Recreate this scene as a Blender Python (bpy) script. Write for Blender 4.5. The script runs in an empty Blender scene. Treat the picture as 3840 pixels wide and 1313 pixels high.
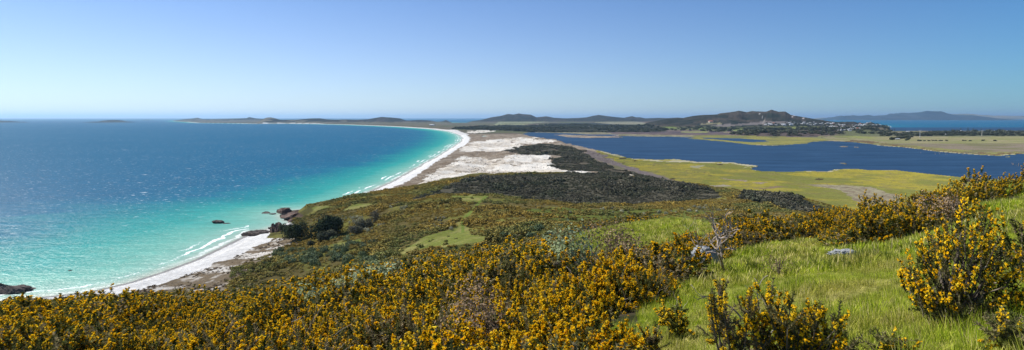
import bpy, math, random
import numpy as np
from mathutils import Vector
R_ = np.random.RandomState
F, HZ, EYE = 610.0, 117.6, 100.0
S = bpy.context.scene
COL = S.collection

# ------------------------------------------------------------------ helpers
def lin(r, g, b):
    f = lambda c: ((c/255+.055)/1.055)**2.4 if c/255 > .04045 else c/255/12.92
    return (f(r), f(g), f(b))
TAB = np.random.RandomState(7).rand(65536).astype(np.float32); PRM = np.random.RandomState(8).permutation(65536).astype(np.int32)
def hsh(ix, iy, seed):
    return TAB[(PRM[(ix+seed*911) & 65535]+iy) & 65535]
def vn(x, y, seed=0):
    ix, iy = np.floor(x), np.floor(y); fx, fy = (x-ix).astype(np.float32), (y-iy).astype(np.float32); ix = ix.astype(np.int32); iy = iy.astype(np.int32)
    fx = fx*fx*(3-2*fx); fy = fy*fy*(3-2*fy)
    a = hsh(ix, iy, seed); b = hsh(ix+1, iy, seed); c = hsh(ix, iy+1, seed); d = hsh(ix+1, iy+1, seed)
    return (a*(1-fx)+b*fx)*(1-fy)+(c*(1-fx)+d*fx)*fy
def fbm(x, y, sc, seed=0, o=4):
    x = np.asarray(x, float)/sc; y = np.asarray(y, float)/sc; s = 0; a = .5; t = 0
    for k in range(o):
        s = s+a*vn(x+17.3*k, y-9.1*k, seed+k); t += a; a *= .5; x = x*2.03; y = y*2.03
    return s/t
def sst(a, b, x):
    t = np.clip((x-a)/(b-a), 0, 1); return t*t*(3-2*t)
def pip(px, py, poly):
    ins = np.zeros(px.shape, bool); n = len(poly)
    for i in range(n):
        x1, y1 = poly[i]; x2, y2 = poly[(i+1) % n]
        if y1 == y2: continue
        c = ((y1 > py) != (y2 > py)) & (px < (x2-x1)*(py-y1)/(y2-y1)+x1)
        ins ^= c
    return ins
def dseg(px, py, pts, closed=False):
    px = np.asarray(px, np.float32); py = np.asarray(py, np.float32)
    d = np.full(px.shape, 1e18, np.float32); n = len(pts)
    for i in range(n if closed else n-1):
        x1, y1 = pts[i]; x2, y2 = pts[(i+1) % n]
        dx, dy = x2-x1, y2-y1; L = dx*dx+dy*dy+1e-12
        t = np.clip(((px-x1)*dx+(py-y1)*dy)/L, 0, 1)
        d = np.minimum(d, (px-x1-t*dx)**2+(py-y1-t*dy)**2)
    return np.sqrt(d)
# the survey: a bearing u and a dip y (3840 px photo units) seen at height z give a place on the map
def W(u, y, z=0.):
    D = (EYE-z)*F/(y/3.75-HZ); return ((u/3.75-512)/F*D, D, z)
def WD(u, y, D):
    return ((u/3.75-512)/F*D, D, EYE-D*(y/3.75-HZ)/F)
def P(x, y, z):
    return (x/y*F+512)*3.75, (HZ+F*(EYE-z)/y)*3.75

def mesh(name, V, T, mats=(), mi=None, attr=None, smooth=False, n=3):
    V = np.ascontiguousarray(V, np.float32); T = np.ascontiguousarray(T, np.int32)
    m = bpy.data.meshes.new(name); m.vertices.add(len(V)); m.vertices.foreach_set('co', V.ravel())
    k = len(T)
    if k:
        m.loops.add(k*n); m.loops.foreach_set('vertex_index', T.ravel())
        m.polygons.add(k); m.polygons.foreach_set('loop_start', np.arange(k, dtype=np.int32)*n)
        m.polygons.foreach_set('loop_total', np.full(k, n, np.int32))
        if mi is not None: m.polygons.foreach_set('material_index', np.ascontiguousarray(mi, np.int32))
        m.polygons.foreach_set('use_smooth', np.full(k, smooth))
    for a in mats: m.materials.append(a)
    for key, arr in (attr or {}).items():
        arr = np.asarray(arr, np.float32)
        if arr.ndim == 1:
            at = m.attributes.new(key, 'FLOAT', 'POINT'); at.data.foreach_set('value', arr)
        else:
            at = m.attributes.new(key, 'FLOAT_COLOR', 'POINT')
            at.data.foreach_set('color', np.hstack([arr, np.ones((len(arr), 1), np.float32)]).ravel())
    m.update(calc_edges=True); return m
def link(name, data, parent=None, loc=None, rz=0, sc=None):
    o = bpy.data.objects.new(name, data); COL.objects.link(o)
    if parent: o.parent = parent
    if loc is not None: o.location = loc
    if rz: o.rotation_euler = (0, 0, rz)
    if sc is not None: o.scale = (sc,)*3 if np.isscalar(sc) else sc
    return o
def tag(o, label=None, cat=None, group=None, kind=None):
    if label: o['label'] = label
    if cat: o['category'] = cat
    if group: o['group'] = group
    if kind: o['kind'] = kind
    return o
def gridfaces(r, c):
    i = np.arange(r-1)[:, None]*c+np.arange(c-1)[None, :]
    return np.stack([i, i+1, i+c+1, i+c], -1).reshape(-1, 4)
class Acc:
    def __init__(s): s.V = []; s.T = []; s.M = []; s.A = []; s.n = 0
    def add(s, V, T, m=0, a=0.):
        V = np.asarray(V, float); T = np.asarray(T, int); s.V.append(V); s.T.append(T+s.n); s.M.append(np.full(len(T), m))
        s.A.append(np.broadcast_to(np.asarray(a, float), (len(V),))); s.n += len(V)
    def build(s, name, mats, smooth=False):
        return mesh(name, np.vstack(s.V), np.vstack(s.T), mats, np.concatenate(s.M), {'v': np.concatenate(s.A)}, smooth)
def nrm(a): return a/(np.linalg.norm(a, axis=-1, keepdims=True)+1e-9)
def tube(acc, pts, rad, k=5, m=0, a=.5):
    pts = np.asarray(pts, float); rad = np.broadcast_to(rad, (len(pts),)); V = []
    for i, p in enumerate(pts):
        d = nrm(pts[min(i+1, len(pts)-1)]-pts[max(i-1, 0)]); h = np.array([0, 0, 1.]) if abs(d[2]) < .9 else np.array([1., 0, 0])
        e = nrm(np.cross(d, h)); f = np.cross(d, e)
        for j in range(k):
            t = 2*math.pi*j/k; V.append(p+rad[i]*(math.cos(t)*e+math.sin(t)*f))
    T = []
    for i in range(len(pts)-1):
        for j in range(k):
            q = i*k+j; r = i*k+(j+1) % k; T += [(q, r, r+k), (q, r+k, q+k)]
    acc.add(V, T, m, a)
def ico(sub=2):
    t = (1+5**.5)/2
    V = [(-1,t,0),(1,t,0),(-1,-t,0),(1,-t,0),(0,-1,t),(0,1,t),(0,-1,-t),(0,1,-t),(t,0,-1),(t,0,1),(-t,0,-1),(-t,0,1)]
    T = [(0,11,5),(0,5,1),(0,1,7),(0,7,10),(0,10,11),(1,5,9),(5,11,4),(11,10,2),(10,7,6),(7,1,8),(3,9,4),(3,4,2),(3,2,6),(3,6,8),(3,8,9),(4,9,5),(2,4,11),(6,2,10),(8,6,7),(9,8,1)]
    V = [np.array(v)/np.linalg.norm(v) for v in V]
    for _ in range(sub):
        c = {}; N = []
        def mid(a, b):
            k = (min(a, b), max(a, b))
            if k not in c: q = V[a]+V[b]; V.append(q/np.linalg.norm(q)); c[k] = len(V)-1
            return c[k]
        for a, b, d in T:
            x, y, z = mid(a, b), mid(b, d), mid(d, a); N += [(a, x, z), (b, y, x), (d, z, y), (x, y, z)]
        T = N
    return np.array(V), np.array(T)

# ------------------------------------------------------------------ materials
def nt(name):
    m = bpy.data.materials.new(name); m.use_nodes = True; t = m.node_tree; t.nodes.clear()
    return m, t
class G:
    def __init__(s, t): s.t = t
    def n(s, ty, ins=None, **kw):
        o = s.t.nodes.new(ty)
        for k, v in kw.items(): setattr(o, k, v)
        for k, v in (ins or {}).items():
            if isinstance(v, bpy.types.NodeSocket): s.t.links.new(v, o.inputs[k])
            else: o.inputs[k].default_value = v
        return o
    def attr(s, name, out='Fac'): return s.n('ShaderNodeAttribute', attribute_name=name).outputs[out]
    def noise(s, vec, scale, detail=3, rough=.55, out='Fac'):
        return s.n('ShaderNodeTexNoise', {'Vector': vec, 'Scale': scale, 'Detail': detail, 'Roughness': rough}).outputs[out]
    def ramp(s, fac, stops, mode='LINEAR'):
        r = s.n('ShaderNodeValToRGB', {'Fac': fac}); e = r.color_ramp.elements; r.color_ramp.interpolation = mode
        while len(e) < len(stops): e.new(.5)
        for i, (p, c) in enumerate(stops): e[i].position = p; e[i].color = (*c[:3], 1)
        return r.outputs['Color']
    def math(s, op, a, b=0., clamp=False):
        return s.n('ShaderNodeMath', {0: a, 1: b}, operation=op, use_clamp=clamp).outputs[0]
    def mix(s, f, a, b, bt='MIX'):
        o = s.n('ShaderNodeMix', data_type='RGBA', blend_type=bt)
        for k, v in ((0, f), (6, a), (7, b)):
            if isinstance(v, bpy.types.NodeSocket): s.t.links.new(v, o.inputs[k])
            else: o.inputs[k].default_value = v if k == 0 else (*v[:3], 1)
        return o.outputs[2]
    def rng(s, v, a, b, c=0., d=1.):
        return s.n('ShaderNodeMapRange', {0: v, 1: a, 2: b, 3: c, 4: d}).outputs[0]
    def out(s, sh): s.n('ShaderNodeOutputMaterial', {'Surface': sh})
GEO = 'ShaderNodeNewGeometry'

def leafmat(name, stops, patch=None, patch_scale=.3, transl=.25, rnd=.25, jit=.35):
    """leaf colour from the per-leaf value v, a per-plant random and optional drifts over the ground"""
    m, t = nt(name); g = G(t)
    v = g.attr('v'); r = g.n('ShaderNodeObjectInfo').outputs['Random']
    f = g.math('ADD', g.math('MULTIPLY', v, 1-rnd), g.math('MULTIPLY', r, rnd))
    c = g.ramp(f, stops)
    if patch:
        pn = g.noise(g.n(GEO).outputs['Position'], patch_scale, 3)
        c = g.mix(g.rng(pn, .45, .62), c, g.ramp(f, patch))
    k = g.rng(g.n('ShaderNodeMath', {0: g.math('MULTIPLY', r, 91.7)}, operation='FRACT').outputs[0], 0, 1, 1-jit, 1+jit*.6)
    c = g.mix(1., c, g.n('ShaderNodeCombineColor', {0: k, 1: k, 2: k}).outputs[0], 'MULTIPLY')
    d = g.n('ShaderNodeBsdfDiffuse', {'Color': c}).outputs[0]
    if transl:
        tr = g.n('ShaderNodeBsdfTranslucent', {'Color': c}).outputs[0]
        d = g.n('ShaderNodeMixShader', {0: transl, 1: d, 2: tr}).outputs[0]
    g.out(d); return m
def plain(name, c1, c2, scale=3., rough=.9, bump=0., spec=.2):
    m, t = nt(name); g = G(t); p = g.n('ShaderNodeTexCoord').outputs['Object']
    n = g.noise(p, scale, 5, .6); c = g.ramp(n, [(.35, c1), (.65, c2)])
    b = g.n('ShaderNodeBsdfPrincipled', {'Base Color': c, 'Roughness': rough, 'Specular IOR Level': spec})
    if bump: t.links.new(g.n('ShaderNodeBump', {'Height': n, 'Strength': bump, 'Distance': .1/scale*3}).outputs[0], b.inputs['Normal'])
    g.out(b.outputs[0]); return m

M_spine = leafmat('gorse_foliage', [(0, (.045, .06, .018)), (.45, (.135, .145, .042)), (.75, (.22, .195, .085)), (1, (.38, .30, .19))])
M_flower = leafmat('gorse_flower', [(0, (.9, .46, .006)), (.5, (.98, .64, .012)), (1, (1., .8, .07))], transl=.45, jit=.12)
M_wood = plain('bark', (.09, .07, .05), (.2, .17, .14), 20)
M_dead = plain('weathered_wood', (.2, .16, .13), (.42, .36, .31), 14)
M_deadleaf = leafmat('dry_twig', [(0, (.12, .085, .05)), (1, (.36, .26, .17))], transl=.1)
M_silver = leafmat('silvery_leaf', [(0, (.09, .12, .05)), (.5, (.22, .27, .14)), (1, (.44, .46, .32))], transl=.2)
M_grass = leafmat('grass_blade', [(0, (.12, .19, .012)), (.35, (.31, .40, .025)), (.65, (.49, .53, .055)), (.85, (.58, .52, .18)), (1, (.68, .56, .3))],
                  patch=[(0, (.16, .18, .025)), (.35, (.38, .38, .06)), (.7, (.56, .5, .14)), (1, (.68, .56, .32))], patch_scale=.55, transl=.35)
M_scrub = leafmat('gorse_scrub_leaf', [(0, (.09, .085, .03)), (.5, (.31, .23, .065)), (.8, (.48, .32, .055)), (1, (.66, .4, .045))],
                  patch=[(0, (.08, .1, .035)), (.5, (.2, .21, .07)), (.8, (.3, .25, .09)), (1, (.42, .3, .08))], patch_scale=.02, transl=.1)
M_bush = leafmat('dark_bush_leaf', [(0, (.05, .05, .036)), (.5, (.12, .115, .08)), (.85, (.2, .18, .13)), (1, (.3, .26, .2))],
                 patch=[(0, (.04, .048, .032)), (.5, (.085, .095, .06)), (.85, (.14, .145, .095)), (1, (.22, .21, .15))], patch_scale=.03, transl=.1)
M_tree = leafmat('coastal_tree_leaf', [(0, (.016, .026, .015)), (.6, (.045, .062, .035)), (1, (.11, .125, .075))], transl=.05)
M_pampas = leafmat('pampas_leaf', [(0, (.15, .16, .09)), (.5, (.33, .33, .22)), (1, (.6, .57, .44))], transl=.1)
M_olive = leafmat('olive_bush_leaf', [(0, (.06, .09, .04)), (.5, (.13, .17, .09)), (1, (.28, .32, .2))], transl=.1)
M_forest = leafmat('forest_leaf', [(0, (.04, .05, .036)), (.6, (.09, .1, .065)), (1, (.16, .16, .1))], transl=.05)

def rockmat(name, c1, c2, c3, sc):
    m, t = nt(name); g = G(t); p = g.n('ShaderNodeTexCoord').outputs['Object']
    n = g.noise(p, sc, 8, .65); n2 = g.noise(p, sc*5, 5, .7)
    c = g.mix(g.rng(n2, .45, .6), g.ramp(n, [(.35, c1), (.62, c2)]), c3)
    b = g.n('ShaderNodeBsdfPrincipled', {'Base Color': c, 'Roughness': .9, 'Specular IOR Level': .2})
    t.links.new(g.n('ShaderNodeBump', {'Height': n, 'Strength': .8, 'Distance': .3/sc}).outputs[0], b.inputs['Normal'])
    g.out(b.outputs[0]); return m
M_rock = rockmat('brown_shore_rock', (.05, .035, .03), (.2, .12, .085), (.09, .07, .06), .25)
M_rockd = rockmat('dark_shore_rock', (.03, .026, .025), (.13, .105, .09), (.06, .05, .045), .25)
M_boulder = rockmat('lichened_boulder', (.16, .17, .18), (.42, .43, .43), (.27, .28, .29), 4.)

# ------------------------------------------------------------------ heights
# coast as surveyed on the water level
shore_uy = [(-500,1500),(-300,1250),(-60,1135),(120,1118),(330,1095),(480,1060),(600,1022),(720,978),(830,928),(905,890),(935,868),(990,862),(1040,846),(1085,838),
            (1075,822),(1058,808),(1062,798),(1085,790),(1140,785),(1230,775),(1290,757),(1350,735),(1450,690),(1560,630),(1650,580),(1700,550),(1727,532),(1733,518),
            (1722,506),(1690,494),(1620,484),(1500,476),(1400,471.5),(1300,467.8),(1180,465),(1080,464),(960,464.5),(900,463),(740,461),(700,457.5),(655,455)]
back_uy = [(648,452.8),(760,450.5),(960,449.5),(1260,450),(1500,453),(1640,457),(1700,460.5),(1780,460),(1830,455),(2000,452),(2500,452),(2900,453),(3060,455),(3150,460),(3270,464),(3332,472),(3340,486),
           (3352,492),(3450,491),(3840,491),(4300,491),(4300,1500)]
shore = [W(u, y)[:2] for u, y in shore_uy]
landpoly = [W(u, y)[:2] for u, y in shore_uy+back_uy]
def coast(x, y):
    """signed distance to the coast, positive on land"""
    w = (fbm(x, y, 60, 5)-.5)*np.clip(y*.012, 3, 30)
    d = dseg(x, y, landpoly, True); ins = pip(x, y, landpoly)
    return np.where(ins, d, -d)+w*.5
ctl = [ # bearing, dip, height of the headland and the bush hills
 (600,1080,4),(700,1010,4),(760,950,4),(850,1000,6),(1000,960,7),(1030,905,5),(980,890,2.5),(900,930,3),
 (1110,905,7),(1230,900,13),(1080,860,5),(1180,830,10),(1100,980,14),(1300,960,20),(1450,940,27),(1130,1030,12),(900,1050,8),
 (1075,812,5),(1140,782,11),(1200,768,14),(1290,763,17),(1350,756,18),(1450,737,20),(1600,717,23),
 (1300,830,19),(1400,860,24),(1500,800,26),(1700,800,33),(1750,870,36),(1600,880,32),(1850,900,40),
 (1900,800,36),(2000,860,42),(1850,735,32),(1700,735,29),(2200,800,32),(2200,850,40),(2500,770,24),(2500,840,36),(2800,790,24),(3000,800,26),(2800,830,34),
 (1700,693,22),(1800,668,25),(2000,656,27),(2200,657,27),(2400,672,23),(2550,700,16),(2650,728,13),
 (1700,722,25),(1900,748,22),(2200,766,20),(2450,757,18),(2650,750,17),(2760,728,14),(2850,724,23),(2950,726,26),(3010,746,24),(3060,780,18),
 (2850,760,20),(2600,800,28)]
low = [(500,1000,2),(650,995,2),(1200,745,1),(1400,715,3),(1500,700,3),(1700,666,4),(1900,648,5),(2150,646,5),(2350,655,6),(2550,680,4),(2700,698,3),(2850,702,2),(3000,715,2),(3100,770,2),(3300,820,2),
       (1600,640,4),(1900,600,5),(2200,600,4),(2500,620,2),(2900,650,2),(3300,690,2)]
C = [W(*c) for c in ctl+low]
C += [((u/3.75-512)/F*D, D, z) for u, D, z in [(-100,330,4),(300,250,6),(300,300,3),(700,230,12),(700,300,5),(1100,200,28),(1100,260,16),(1500,200,48),(1500,260,36),(1900,200,56),(1900,280,46),
     (2300,200,56),(2300,280,46),(2700,200,52),(2700,300,40),(3100,200,46),(3100,320,30),(3500,250,30),(3500,380,10),(3900,260,26),(3900,420,4),(3500,700,2),(3900,700,2),(0,110,40),(800,120,50),(1500,120,64),(2300,120,66),(3100,110,60),(3900,110,60)]]
C = np.array(C); cx, cy, cz = C.T
def kern(dx, dy): return np.sqrt(dx*dx+dy*dy+18.**2)
A = kern(cx[:, None]-cx, cy[:, None]-cy); n_ = len(C)
A = np.block([[A, np.ones((n_, 1))], [np.ones((1, n_)), np.zeros((1, 1))]])
A[:n_, :n_] -= np.eye(n_)*6.
wts = np.linalg.solve(A, np.append(cz, 0))
def midz(x, y):
    k = y < 1520; o_ = np.full(x.shape, 2.5)
    if k.any(): o_[k] = midz_(x[k], y[k])
    return o_
def midz_(x, y):
    out = np.full(x.shape, wts[-1])
    for i in range(n_): out = out+wts[i]*kern(x-cx[i], y-cy[i])
    return out
# ridges: skyline as (bearing, dip), distance, depth before / behind
hills = [
 ([(640,457),(655,452),(690,447),(725,444),(740,441.5),(760,447),(790,447),(860,445),(925,443),(935,439),(960,444),(1000,447),(1035,446)], 17500, 3200, 3500),
 ([(960,462),(985,447),(1000,441),(1015,440),(1030,443),(1050,449),(1110,449),(1160,444.5),(1200,444),(1230,448),(1260,449),(1300,448),(1340,449),(1380,447),(1410,442),(1430,439.5),(1460,441),(1500,444),(1522,452),(1540,452),(1570,450),(1610,452),(1640,457),(1660,455),(1672,450),(1690,458),(1700,462)], 11500, 2200, 2200),
 ([(1740,462),(1755,455),(1775,441),(1800,439),(1840,440),(1870,436),(1890,431),(1905,427),(1925,429),(1945,425),(1960,428),(1990,430),(2012,440),(2050,436),(2080,442),(2120,444),(2170,442),(2200,440),(2225,434),(2245,431),(2275,435),(2310,439),(2340,442),(2370,436),(2385,440),(2400,440),(2420,444),(2470,442),(2500,443),(2540,441),(2600,445)], 13500, 3200, 3000),
 ([(2420,462),(2500,446),(2560,443),(2600,435),(2640,431),(2690,429),(2700,425),(2740,420),(2770,415),(2800,421),(2820,417),(2850,419),(2873,420),(2893,413),(2920,421),(2945,420),(2965,431),(2995,436),(3020,440),(3060,447),(3110,455),(3150,460),(3200,464),(3240,470)], 5900, 1500, 1500),
 ([(3110,470),(3140,460),(3180,456),(3200,456),(3225,462),(3245,466)], 5300, 350, 350),
 ([(3235,470),(3255,460),(3285,454),(3305,457),(3325,468),(3340,472),(3344,486)], 5000, 420, 350),
]
# low wooded rises and grassy swells on the plain: bearing range, dip of crest, distance, half depth, added height
swells = [(1690,2440,4700,500,16),(1990,2230,6300,500,20),(2180,2500,5600,300,16),(1850,2120,8200,900,22),(2560,2640,4500,200,14),(2740,3170,3250,330,18),(2980,3300,3900,420,26),(3200,3290,3700,150,18)]
def hillz(x, y):
    k = y > 2200; o_ = np.zeros(x.shape)
    if k.any(): o_[k] = hillz_(x[k], y[k])
    return o_
def hillz_(x, y):
    u = (x/y*F+512)*3.75; z = np.zeros(x.shape)
    for pts, D0, wf, wb in hills:
        a = np.array(pts)
        Dd = D0*(1+.02*(fbm(u, u*0, 100, 31, 2)-.5))
        top = EYE-Dd*(np.interp(u, a[:, 0], a[:, 1], left=600, right=600)/3.75-HZ)/F
        t = (y-Dd)/np.where(y < Dd, wf, wb); b = np.clip(1-np.abs(t), 0, 1)
        b = b*b*(3-2*b); b = b*.6+.4*np.clip(1-np.abs(t), 0, 1)
        r = 1+(fbm(x, y, wf*.28, 41, 5)-.5)*1.0*np.clip(np.abs(t)*3, 0, 1)
        z = np.maximum(z, top*b*r)
    for u0, u1, D0, w, h in swells:
        e = sst(u0-40, u0+60, u)*(1-sst(u1-60, u1+40, u))
        z = np.maximum(z, h*e*np.clip(1-((y-D0)/w)**2, 0, 1)*(.7+.6*fbm(x, y, 300, 51)))
    return z
lake_uy = [(1960,501),(1985,510),(2030,517),(2080,526),(2150,543),(2230,560),(2300,577),(2340,588),(2380,596),(2480,600),(2530,597),(2620,607),(2750,608),(2800,616),(2845,621),(2848,624),(2815,633),(2850,641),(2950,643),(3050,641),(3105,643),(3140,634),(3200,631),(3255,637),(3370,638),(3440,646),(3500,652),(3600,663),(3730,673),(3840,672),(4150,700),
           (4200,585),(3840,577),(3780,580),(3745,584),(3620,576),(3500,566),(3400,553),(3300,545),(3250,538),(3200,533),(3120,528),(3050,530),(3030,535),(2980,541),(2900,546),(2820,542),(2700,529),(2580,519),(2600,515),(2520,512),(2450,512),(2350,510),(2290,508),(2330,504),(2200,504),(2150,500),(2090,498),(2030,496.5),(1985,496)]
holes_uy = [[(2080,505.5),(2110,504),(2200,508),(2330,512),(2335,515.5),(2200,516.5),(2130,514)],
            [(3150,549),(3165,547.5),(3183,548),(3180,550.5),(3160,551)],[(3202,551),(3210,549.5),(3220,550.5),(3215,553)],[(3155,612),(3170,610.5),(3183,612),(3170,614.5)],
            [(2975,534.5),(3000,533.5),(3030,537),(3010,537.5)],[(3768,587),(3790,586),(3795,588),(3770,589)]]
pond_uy = [(2640,515.5),(2700,517),(2760,518),(2875,525),(2868,531),(2800,531.5),(2740,527),(2690,522),(2640,519)]
pond2 = [(1805,508),(1822,506.5),(1828,511),(1812,513)]
LZ = 1.0
def wl(poly): return [W(u, y, 2.)[:2] for u, y in poly]
LK, HO, PO = wl(lake_uy), [wl(h) for h in holes_uy], [wl(pond_uy), wl(pond2)]
def inlake(x, y):
    a = np.clip(y*.006, 2, 16)
    xx = x+(fbm(x, y, 45, 61)-.5)*a*2; yy = y+(fbm(x, y, 55, 62)-.5)*a*5
    r = pip(xx, yy, LK)
    for h in HO: r &= ~pip(xx, yy, h)
    for p in PO: r |= pip(xx, yy, p)
    return r
def landz(x, y, wlake=True, c=None):
    if c is None: c = coast(x, y)
    near = 1-sst(1000, 1500, y)
    m = np.clip(midz(x, y), 1.8, None)
    u = (x/y*F+512)*3.75
    flat = 2.2+(fbm(x, y, 260, 71)-.5)*1.6
    m = m*near+flat*(1-near)
    # sand dunes
    dn = sst(1400, 1560, u)*(1-sst(2050, 2300, u))*sst(780, 960, y)*(1-sst(2600, 3300, y))*sst(20, 90, c)
    m = m+dn*(np.abs(fbm(x, y, 90, 81, 5)-.5)*26+fbm(x, y, 25, 85, 3)*3-2)
    m = m+(fbm(x, y, 55, 91, 4)-.5)*sst(6, 18, m)*5
    m = np.maximum(m, hillz(x, y)+1.5*sst(2500, 3000, y))
    z = np.where(c > 0, np.minimum(m, .05+c*.05*(1+sst(8, 30, c)*8)), np.maximum(c*.05, -6))
    if wlake:
        z = np.where(inlake(x, y), -1.5, z)
    return z

# foreground hillside
su = np.array([-800,0,700,1000,1500,2000,2300,2700,2900,3100,3300,3500,3700,3840,4200,4800.])
ss = np.array([.285,.282,.272,.263,.226,.194,.1655,.144,.132,.122,.110,.086,.066,.055,.03,0.])
so = np.array([2.1,2.1,2.05,2.0,1.95,1.9,1.8,1.75,1.75,1.75,1.75,1.75,1.75,1.75,1.75,1.75])
sd = np.array([50,52,58,72,100,118,122,40,34,30,27,26,28,30,34,40.])
fu = np.linspace(-800, 4800, 561)
def smo(a):
    b = np.interp(fu, su, a); k = np.hanning(23); k /= k.sum(); return np.convolve(np.pad(b, 11, mode='edge'), k, 'valid')
fs, fo, fd = smo(ss), smo(so), smo(sd)
def hillside(x, y):
    y = np.asarray(y, float); x = np.asarray(x, float)
    ye = np.maximum(y, .8); u = (x/ye*F+512)*3.75
    s, o, D = np.interp(u, fu, fs), np.interp(u, fu, fo), np.interp(u, fu, fd)
    e = np.clip(ye-D, 0, None); r = np.where(e < 35, e*e*.007, 35*35*.007+(e-35)*.49)
    z = EYE-o-s*ye-r
    k = np.clip(ye/30, .25, 1)
    wn = np.exp(-((u-2400)/380)**2)   # the grassy shelf behind the thicket
    z = z+wn*(.7*sst(40, 75, ye)-.55*np.exp(-((ye-30)/12)**2))
    return z+(fbm(x, y, 2.2, 101, 4)-.5)*.34*np.minimum(1, k*1.6)+(fbm(x, y, 11, 105, 3)-.5)*1.3*np.clip(k-.3, 0, 1)*(1-.8*wn*sst(12, 20, ye))
def groundz(x, y):
    x = np.asarray(x, float); y = np.asarray(y, float)
    a = hillside(x, y)
    if x.ndim == 0: return a
    a = a.copy(); k = y > 100
    if k.any(): a[k] = np.maximum(a[k], gz(x[k], y[k]))
    return a

# ------------------------------------------------------------------ ground sheet with its land cover
def D_rows(a, b, ratio, vstep):
    r = [a]
    while r[-1] < b:
        D = r[-1]; r.append(D+min(D*ratio, D*D/(EYE*F)*vstep if D < 9000 else 1e9))
    return np.array(r)
SW = 612
Uc = np.concatenate([np.linspace(-230, -5, 90), np.arange(0, 1025, .8), np.linspace(1030, 1250, 90)])
rows = D_rows(105., 21500., .011, .42)
X = ((Uc[None, :]-512)/F)*rows[:, None]; Y = np.repeat(rows[:, None], len(Uc), 1)
cst = coast(X, Y); Z = landz(X, Y, c=cst)
pu, py_ = P(X, Y, Z)
wx = (fbm(X, Y, 40, 111, 4)-.5); wy = (fbm(X, Y, 40, 115, 4)-.5)
qu, qy = P(X+wx*np.clip(Y*.03, 6, 60), Y+wy*np.clip(Y*.05, 10, 140), Z)
def gz(x, y):
    """height read back from the ground sheet"""
    x = np.asarray(x, float); y = np.asarray(y, float); U = x/y*F+512
    i = np.clip(np.searchsorted(rows, y)-1, 0, len(rows)-2); j = np.clip(np.searchsorted(Uc, U)-1, 0, len(Uc)-2)
    a = np.clip((y-rows[i])/(rows[i+1]-rows[i]), 0, 1); b = np.clip((U-Uc[j])/(Uc[j+1]-Uc[j]), 0, 1)
    return (Z[i, j]*(1-b)+Z[i, j+1]*b)*(1-a)+(Z[i+1, j]*(1-b)+Z[i+1, j+1]*b)*a
def sight(u, y, D0, D1):
    """where the line of sight of a bearing and dip first meets the ground sheet"""
    D = np.geomspace(D0, D1, 900); x = (u/3.75-512)/F*D; z = np.maximum(gz(x, D), 0); h = np.where(z >= EYE-D*(y/3.75-HZ)/F)[0]; i = h[0] if len(h) else -1
    return (x[i], D[i], z[i])
n1 = fbm(X, Y, 18, 121, 4); n2 = fbm(X, Y, 70, 125, 4); n3 = fbm(X, Y, 250, 129, 4); n4 = fbm(X, Y, 6, 133, 3)
colr = np.zeros(X.shape+(3,))
def paint(mask, c):
    global colr
    mask = np.asarray(mask); k = mask > 0
    f = mask[k].astype(float)[:, None]; c = np.array(c); c = c[k] if c.ndim == 3 else c
    colr[k] = colr[k]*(1-f)+c*f
def pol(pts): return pip(qu, qy, pts)
def mixc(n, a, b, lo=.4, hi=.6):
    t = sst(lo, hi, n)[..., None]; return np.array(a)*(1-t)+np.array(b)*t
colr[:] = mixc(n2, (.15, .14, .075), (.2, .165, .12))
# far plain and fields
far = Y > 2300
paint(far & (pu > 1650), mixc(n3, (.13, .14, .07), (.17, .14, .10)))
paint(far & pol([(2900,500),(3100,512),(3840,512),(4400,512),(4400,640),(3840,600),(3100,540)]), mixc(n2, (.2, .2, .085), (.26, .225, .13)))
paint(pol([(3180,530),(3400,545),(3700,570),(4000,570),(4000,600),(3620,580),(3180,540)]) & (n2 > .48), (.2, .19, .07))
paint(pol([(3120,510),(3200,509),(3300,516),(3250,520)]), (.22, .23, .08))
paint(pol([(3180,525),(3300,533),(3400,545),(3620,570),(3840,572),(3840,590),(3400,560),(3180,535)]) & (n1 > .55), (.13, .085, .05))
paint(pol([(3180,524),(3300,531),(3310,536),(3190,531)]), (.14, .1, .06))
# marsh spit round the pond
paint(pol([(2560,518),(2600,508),(2700,505),(2900,507),(3100,522),(3110,530),(3030,540),(2900,550),(2700,533)]), mixc(n2, (.25, .23, .07), (.17, .17, .07)))
paint(pol([(1960,498),(2090,494),(2200,494),(2500,500),(2600,508),(2600,516),(2450,514),(2300,512),(2080,505),(1960,503)]), mixc(n1, (.3, .26, .17), (.17, .17, .1)))
paint(pol([(2080,503),(2340,506),(2345,520),(2080,512)]), mixc(n1, (.26, .25, .1), (.14, .1, .08)))
# purple-brown scrub beyond the lake
paint(pol([(2250,492),(2500,488),(2750,492),(2980,504),(3100,516),(2950,512),(2700,506),(2500,506),(2300,502)]), mixc(n2, (.1, .08, .085), (.17, .13, .12)))
paint(pol([(2740,505),(2800,492),(2900,484),(3060,482),(3170,482),(3160,502),(3050,510),(2900,512)]), mixc(n1, (.07, .055, .05), (.13, .1, .085)))
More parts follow.
